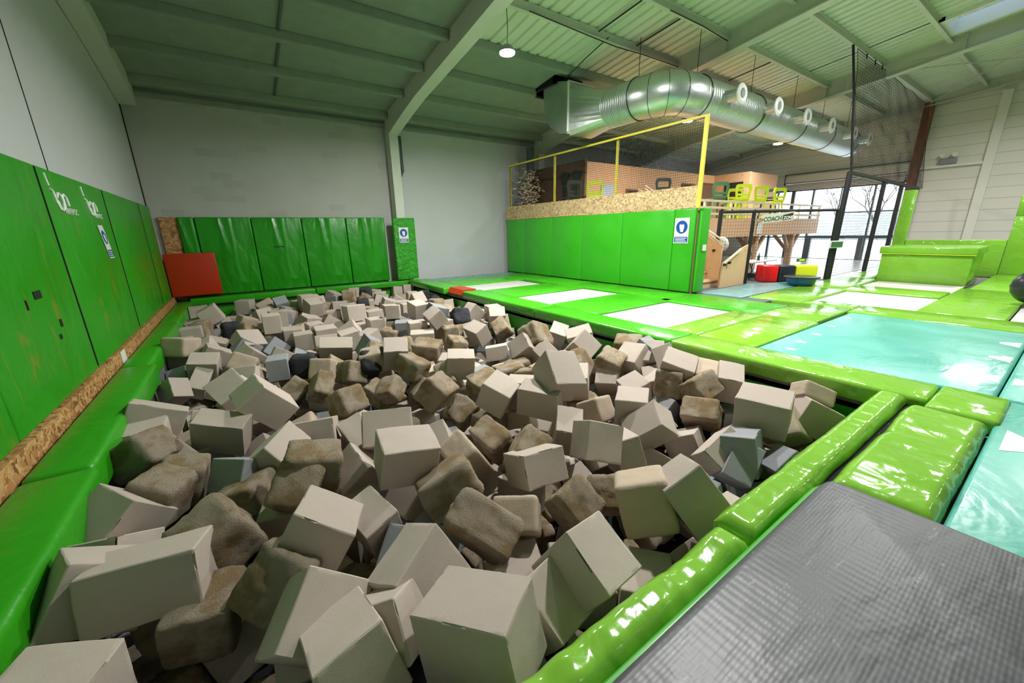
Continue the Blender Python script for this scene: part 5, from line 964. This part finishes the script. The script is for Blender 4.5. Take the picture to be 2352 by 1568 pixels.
# ================================================================ FOAM BLOCKS
random.seed(11)
def clean_mesh(seed, bev=.012, chips=5):
    bm = BM(); box(bm, -.5, .5, -.5, .5, -.5, .5)
    bmesh.ops.subdivide_edges(bm, edges=bm.edges[:], cuts=11, use_grid_fill=True)
    for v in bm.verts:
        v.co = Vector([.5*(1.5*(2*c)-.5*(2*c)**3) for c in v.co])
    random.seed(seed)
    cuts = [(Vector([random.choice((-.5, .5)) if i != k else random.uniform(-.45, .45) for i in range(3)]), random.uniform(.03, .09)) for k in [random.randrange(3) for _ in range(chips)]]
    for v in bm.verts:
        n_edge = sum(abs(abs(c)-.5) < 1e-4 for c in v.co)
        sgn = Vector([math.copysign(1, c) if abs(abs(c)-.5) < 1e-4 else 0 for c in v.co])
        if n_edge >= 2:
            k = .006+.012*abs(noise.noise(v.co*9+Vector((seed, 0, 0))))
            for c, r in cuts:
                if (v.co-c).length < r*1.2: k += r*.5
            if n_edge == 3: k += .008
            v.co -= sgn*k
        bow = Vector((noise.noise(v.co*1.3+Vector((seed, 5, 0))), noise.noise(v.co*1.3+Vector((0, seed, 9))), noise.noise(v.co*1.3+Vector((3, 0, seed)))))*.02
        v.co += bow
    bmesh.ops.recalc_face_normals(bm, faces=bm.faces)
    me = bpy.data.meshes.new('foam_block'); bm.to_mesh(me); bm.free()
    for p in me.polygons: p.use_smooth = True
    me.set_sharp_from_angle(angle=math.radians(32))
    return me
def rough_mesh(seed, rnd=.5, amp=.05):
    bm = BM(); box(bm, -.5, .5, -.5, .5, -.5, .5)
    bmesh.ops.subdivide_edges(bm, edges=bm.edges[:], cuts=11, use_grid_fill=True)
    for v in bm.verts:
        s = v.co.copy(); p = 16-14*rnd
        r = (abs(s.x*2)**p+abs(s.y*2)**p+abs(s.z*2)**p)**(1/p)
        v.co = s/r*(1.0+.02)
        nrm = v.co.normalized()
        k = noise.noise(s*2.1+Vector((seed, 1, 2)))*amp+noise.noise(s*6+Vector((2, seed, 2)))*amp*.55+noise.noise(s*15+Vector((2, 7, seed)))*amp*.35
        v.co += nrm*k
    bmesh.ops.recalc_face_normals(bm, faces=bm.faces)
    me = bpy.data.meshes.new('foam_block'); bm.to_mesh(me)
    for p in me.polygons: p.use_smooth = True
    bm.free(); return me
MS = {}
def variants(kind, mat, fn, n):
    MS[kind] = []
    for i in range(n):
        me = fn(i*3+1); me.materials.append(MATS[mat]); MS[kind].append(me)
variants(0, 'foam_clean', lambda s: clean_mesh(s), 6)
variants(1, 'foam_worn', lambda s: rough_mesh(s, .25, .055), 6)
variants(2, 'foam_tan', lambda s: rough_mesh(s, .1, .02), 4)
variants(3, 'foam_grey', lambda s: clean_mesh(s+50, chips=3), 3)
variants(4, 'foam_charcoal', lambda s: rough_mesh(s, .7, .08), 3)
KN = ['smooth beige foam block', 'worn rough foam block', 'soft tan foam block', 'cool grey foam block', 'charcoal foam block']
YB = [(1.75, 'front row at the bottom'), (2.5, 'second row from the front'), (3.3, 'before the nearest trampoline level'), (4.4, 'level with nearest trampoline, near end'), (5.5, 'level with nearest trampoline, far end'),
      (6.7, 'just past nearest trampoline level'), (8.2, 'level with the middle trampoline'), (9.7, 'just past middle trampoline level'), (11.3, 'level with the farthest trampoline'), (99, 'by the back wall')]
XBN = [(.05, 'left side'), (1.9, 'left of centre'), (3.5, 'right of centre'), (99, 'right side')]
CUSTOM = {11: 'biggest pale foam block in front, its shaded face towards the camera', 5: 'big worn block with a gravelly dark face, bottom left foreground', 0: 'pale foam block cut by the bottom left corner of the picture',
 1: 'long pale block with a green tinted end, lower left foreground', 10: 'tilted pale block standing on its corner behind the biggest block', 16: 'rough brown speckled block standing on its corner, front centre', 17: 'broad worn block with a fibrous tan face behind the speckled one',
 19: 'worn block with a mossy green left face, front left centre', 8: 'leaning pale block with a two tone front face, front left', 9: 'pale block on its edge between the leaning and the fibrous blocks', 55: 'pale block on its corner touching the front lime pad, bottom right',
 56: 'slanted pale block wedged beside the biggest front block', 58: 'large pale block tipped against the lime front pad, front right', 39: 'pale cube with a dark left face, centre foreground', 46: 'upright pale block right of centre, squarely facing the camera',
 13: 'pale block corner rising from the bottom edge of the picture', 12: 'thin leaning tan block just left of the biggest block', 23: 'upright pale block with a bright top, left centre', 103: 'pale square block with a bright top, mid pit centre',
 113: 'large flat pale plate of foam in the left middle', 119: 'pale block with green left face and dark front, left middle', 120: 'brown fronted foam block beside the left ledge', 69: 'long pale foam slab by the right border pads', 66: 'rounded tan block with a crumbling side near the right corner',
 63: 'worn pinkish block near the right front, its front crumbled', 65: 'flat pale block against the near end of the right border'}
ORD = ['leftmost', 'second', 'third', 'fourth', 'fifth', 'sixth', 'seventh', 'eighth', 'ninth', 'tenth']
cells = {}
BL = [[int(q) for q in s.split()] for s in DATA_IND.split(',')]
for i, b in enumerate(BL):
    y, x = b[2]/100, b[1]/100
    if i in CUSTOM_AT: continue
    yb = next(n_ for l_, n_ in YB if y < l_); xb = next(n_ for l_, n_ in XBN if x < l_)
    cells.setdefault((b[0], yb, xb), []).append(i)
LB = {i: CUSTOM[k] for i, k in CUSTOM_AT.items()}
for (ty, yb, xb), L in cells.items():
    L.sort(key=lambda i: BL[i][1]-.35*BL[i][2]*.0)
    for j, i in enumerate(L):
        q = '' if len(L) == 1 else (', rightmost' if j == len(L)-1 else ', leftmost' if j == 0 else ', '+ORD[j]+' from left' if len(L) > 3 else ', middle one')
        LB[i] = KN[ty]+', '+xb+', '+yb+q
random.seed(21)
for i, b in enumerate(BL):
    me = MS[b[0]][random.randrange(len(MS[b[0]]))]
    o = bpy.data.objects.new('foam_block', me); C.objects.link(o)
    o.location = [v/100 for v in b[1:4]]; o.rotation_euler = [v/100 for v in b[4:7]]; o.scale = [v/100 for v in b[7:10]]
    tag(o, LB[i], 'foam block', 'foam blocks filling the pit')
ST = [[int(q) for q in s.split()] for s in DATA_STUFF.split(',')]
verts, faces, mi = [], [], []
SM = []
for k in range(5):
    SM.append(MS[k][0])
for b in ST:
    mm = Matrix.LocRotScale(Vector([v/100 for v in b[1:4]]), Euler([v/100 for v in b[4:7]]), Vector([v/100 for v in b[7:10]]))
    me = SM[b[0]] if b[0] in (0, 3) else MS[0][1]
    n0 = len(verts); verts += [mm @ v.co for v in me.vertices]; faces += [[n0+q for q in p.vertices] for p in me.polygons]; mi += [b[0]]*len(me.polygons)
me = bpy.data.meshes.new('foam_blocks'); me.from_pydata([tuple(v) for v in verts], [], faces)
for k in range(5): me.materials.append(MATS[['foam_clean', 'foam_worn', 'foam_tan', 'foam_grey', 'foam_charcoal'][k]])
me.polygons.foreach_set('material_index', mi)
o = bpy.data.objects.new('foam_blocks', me); C.objects.link(o)
tag(o, 'remaining small and half buried foam blocks filling the pit', 'foam blocks', None, 'stuff')
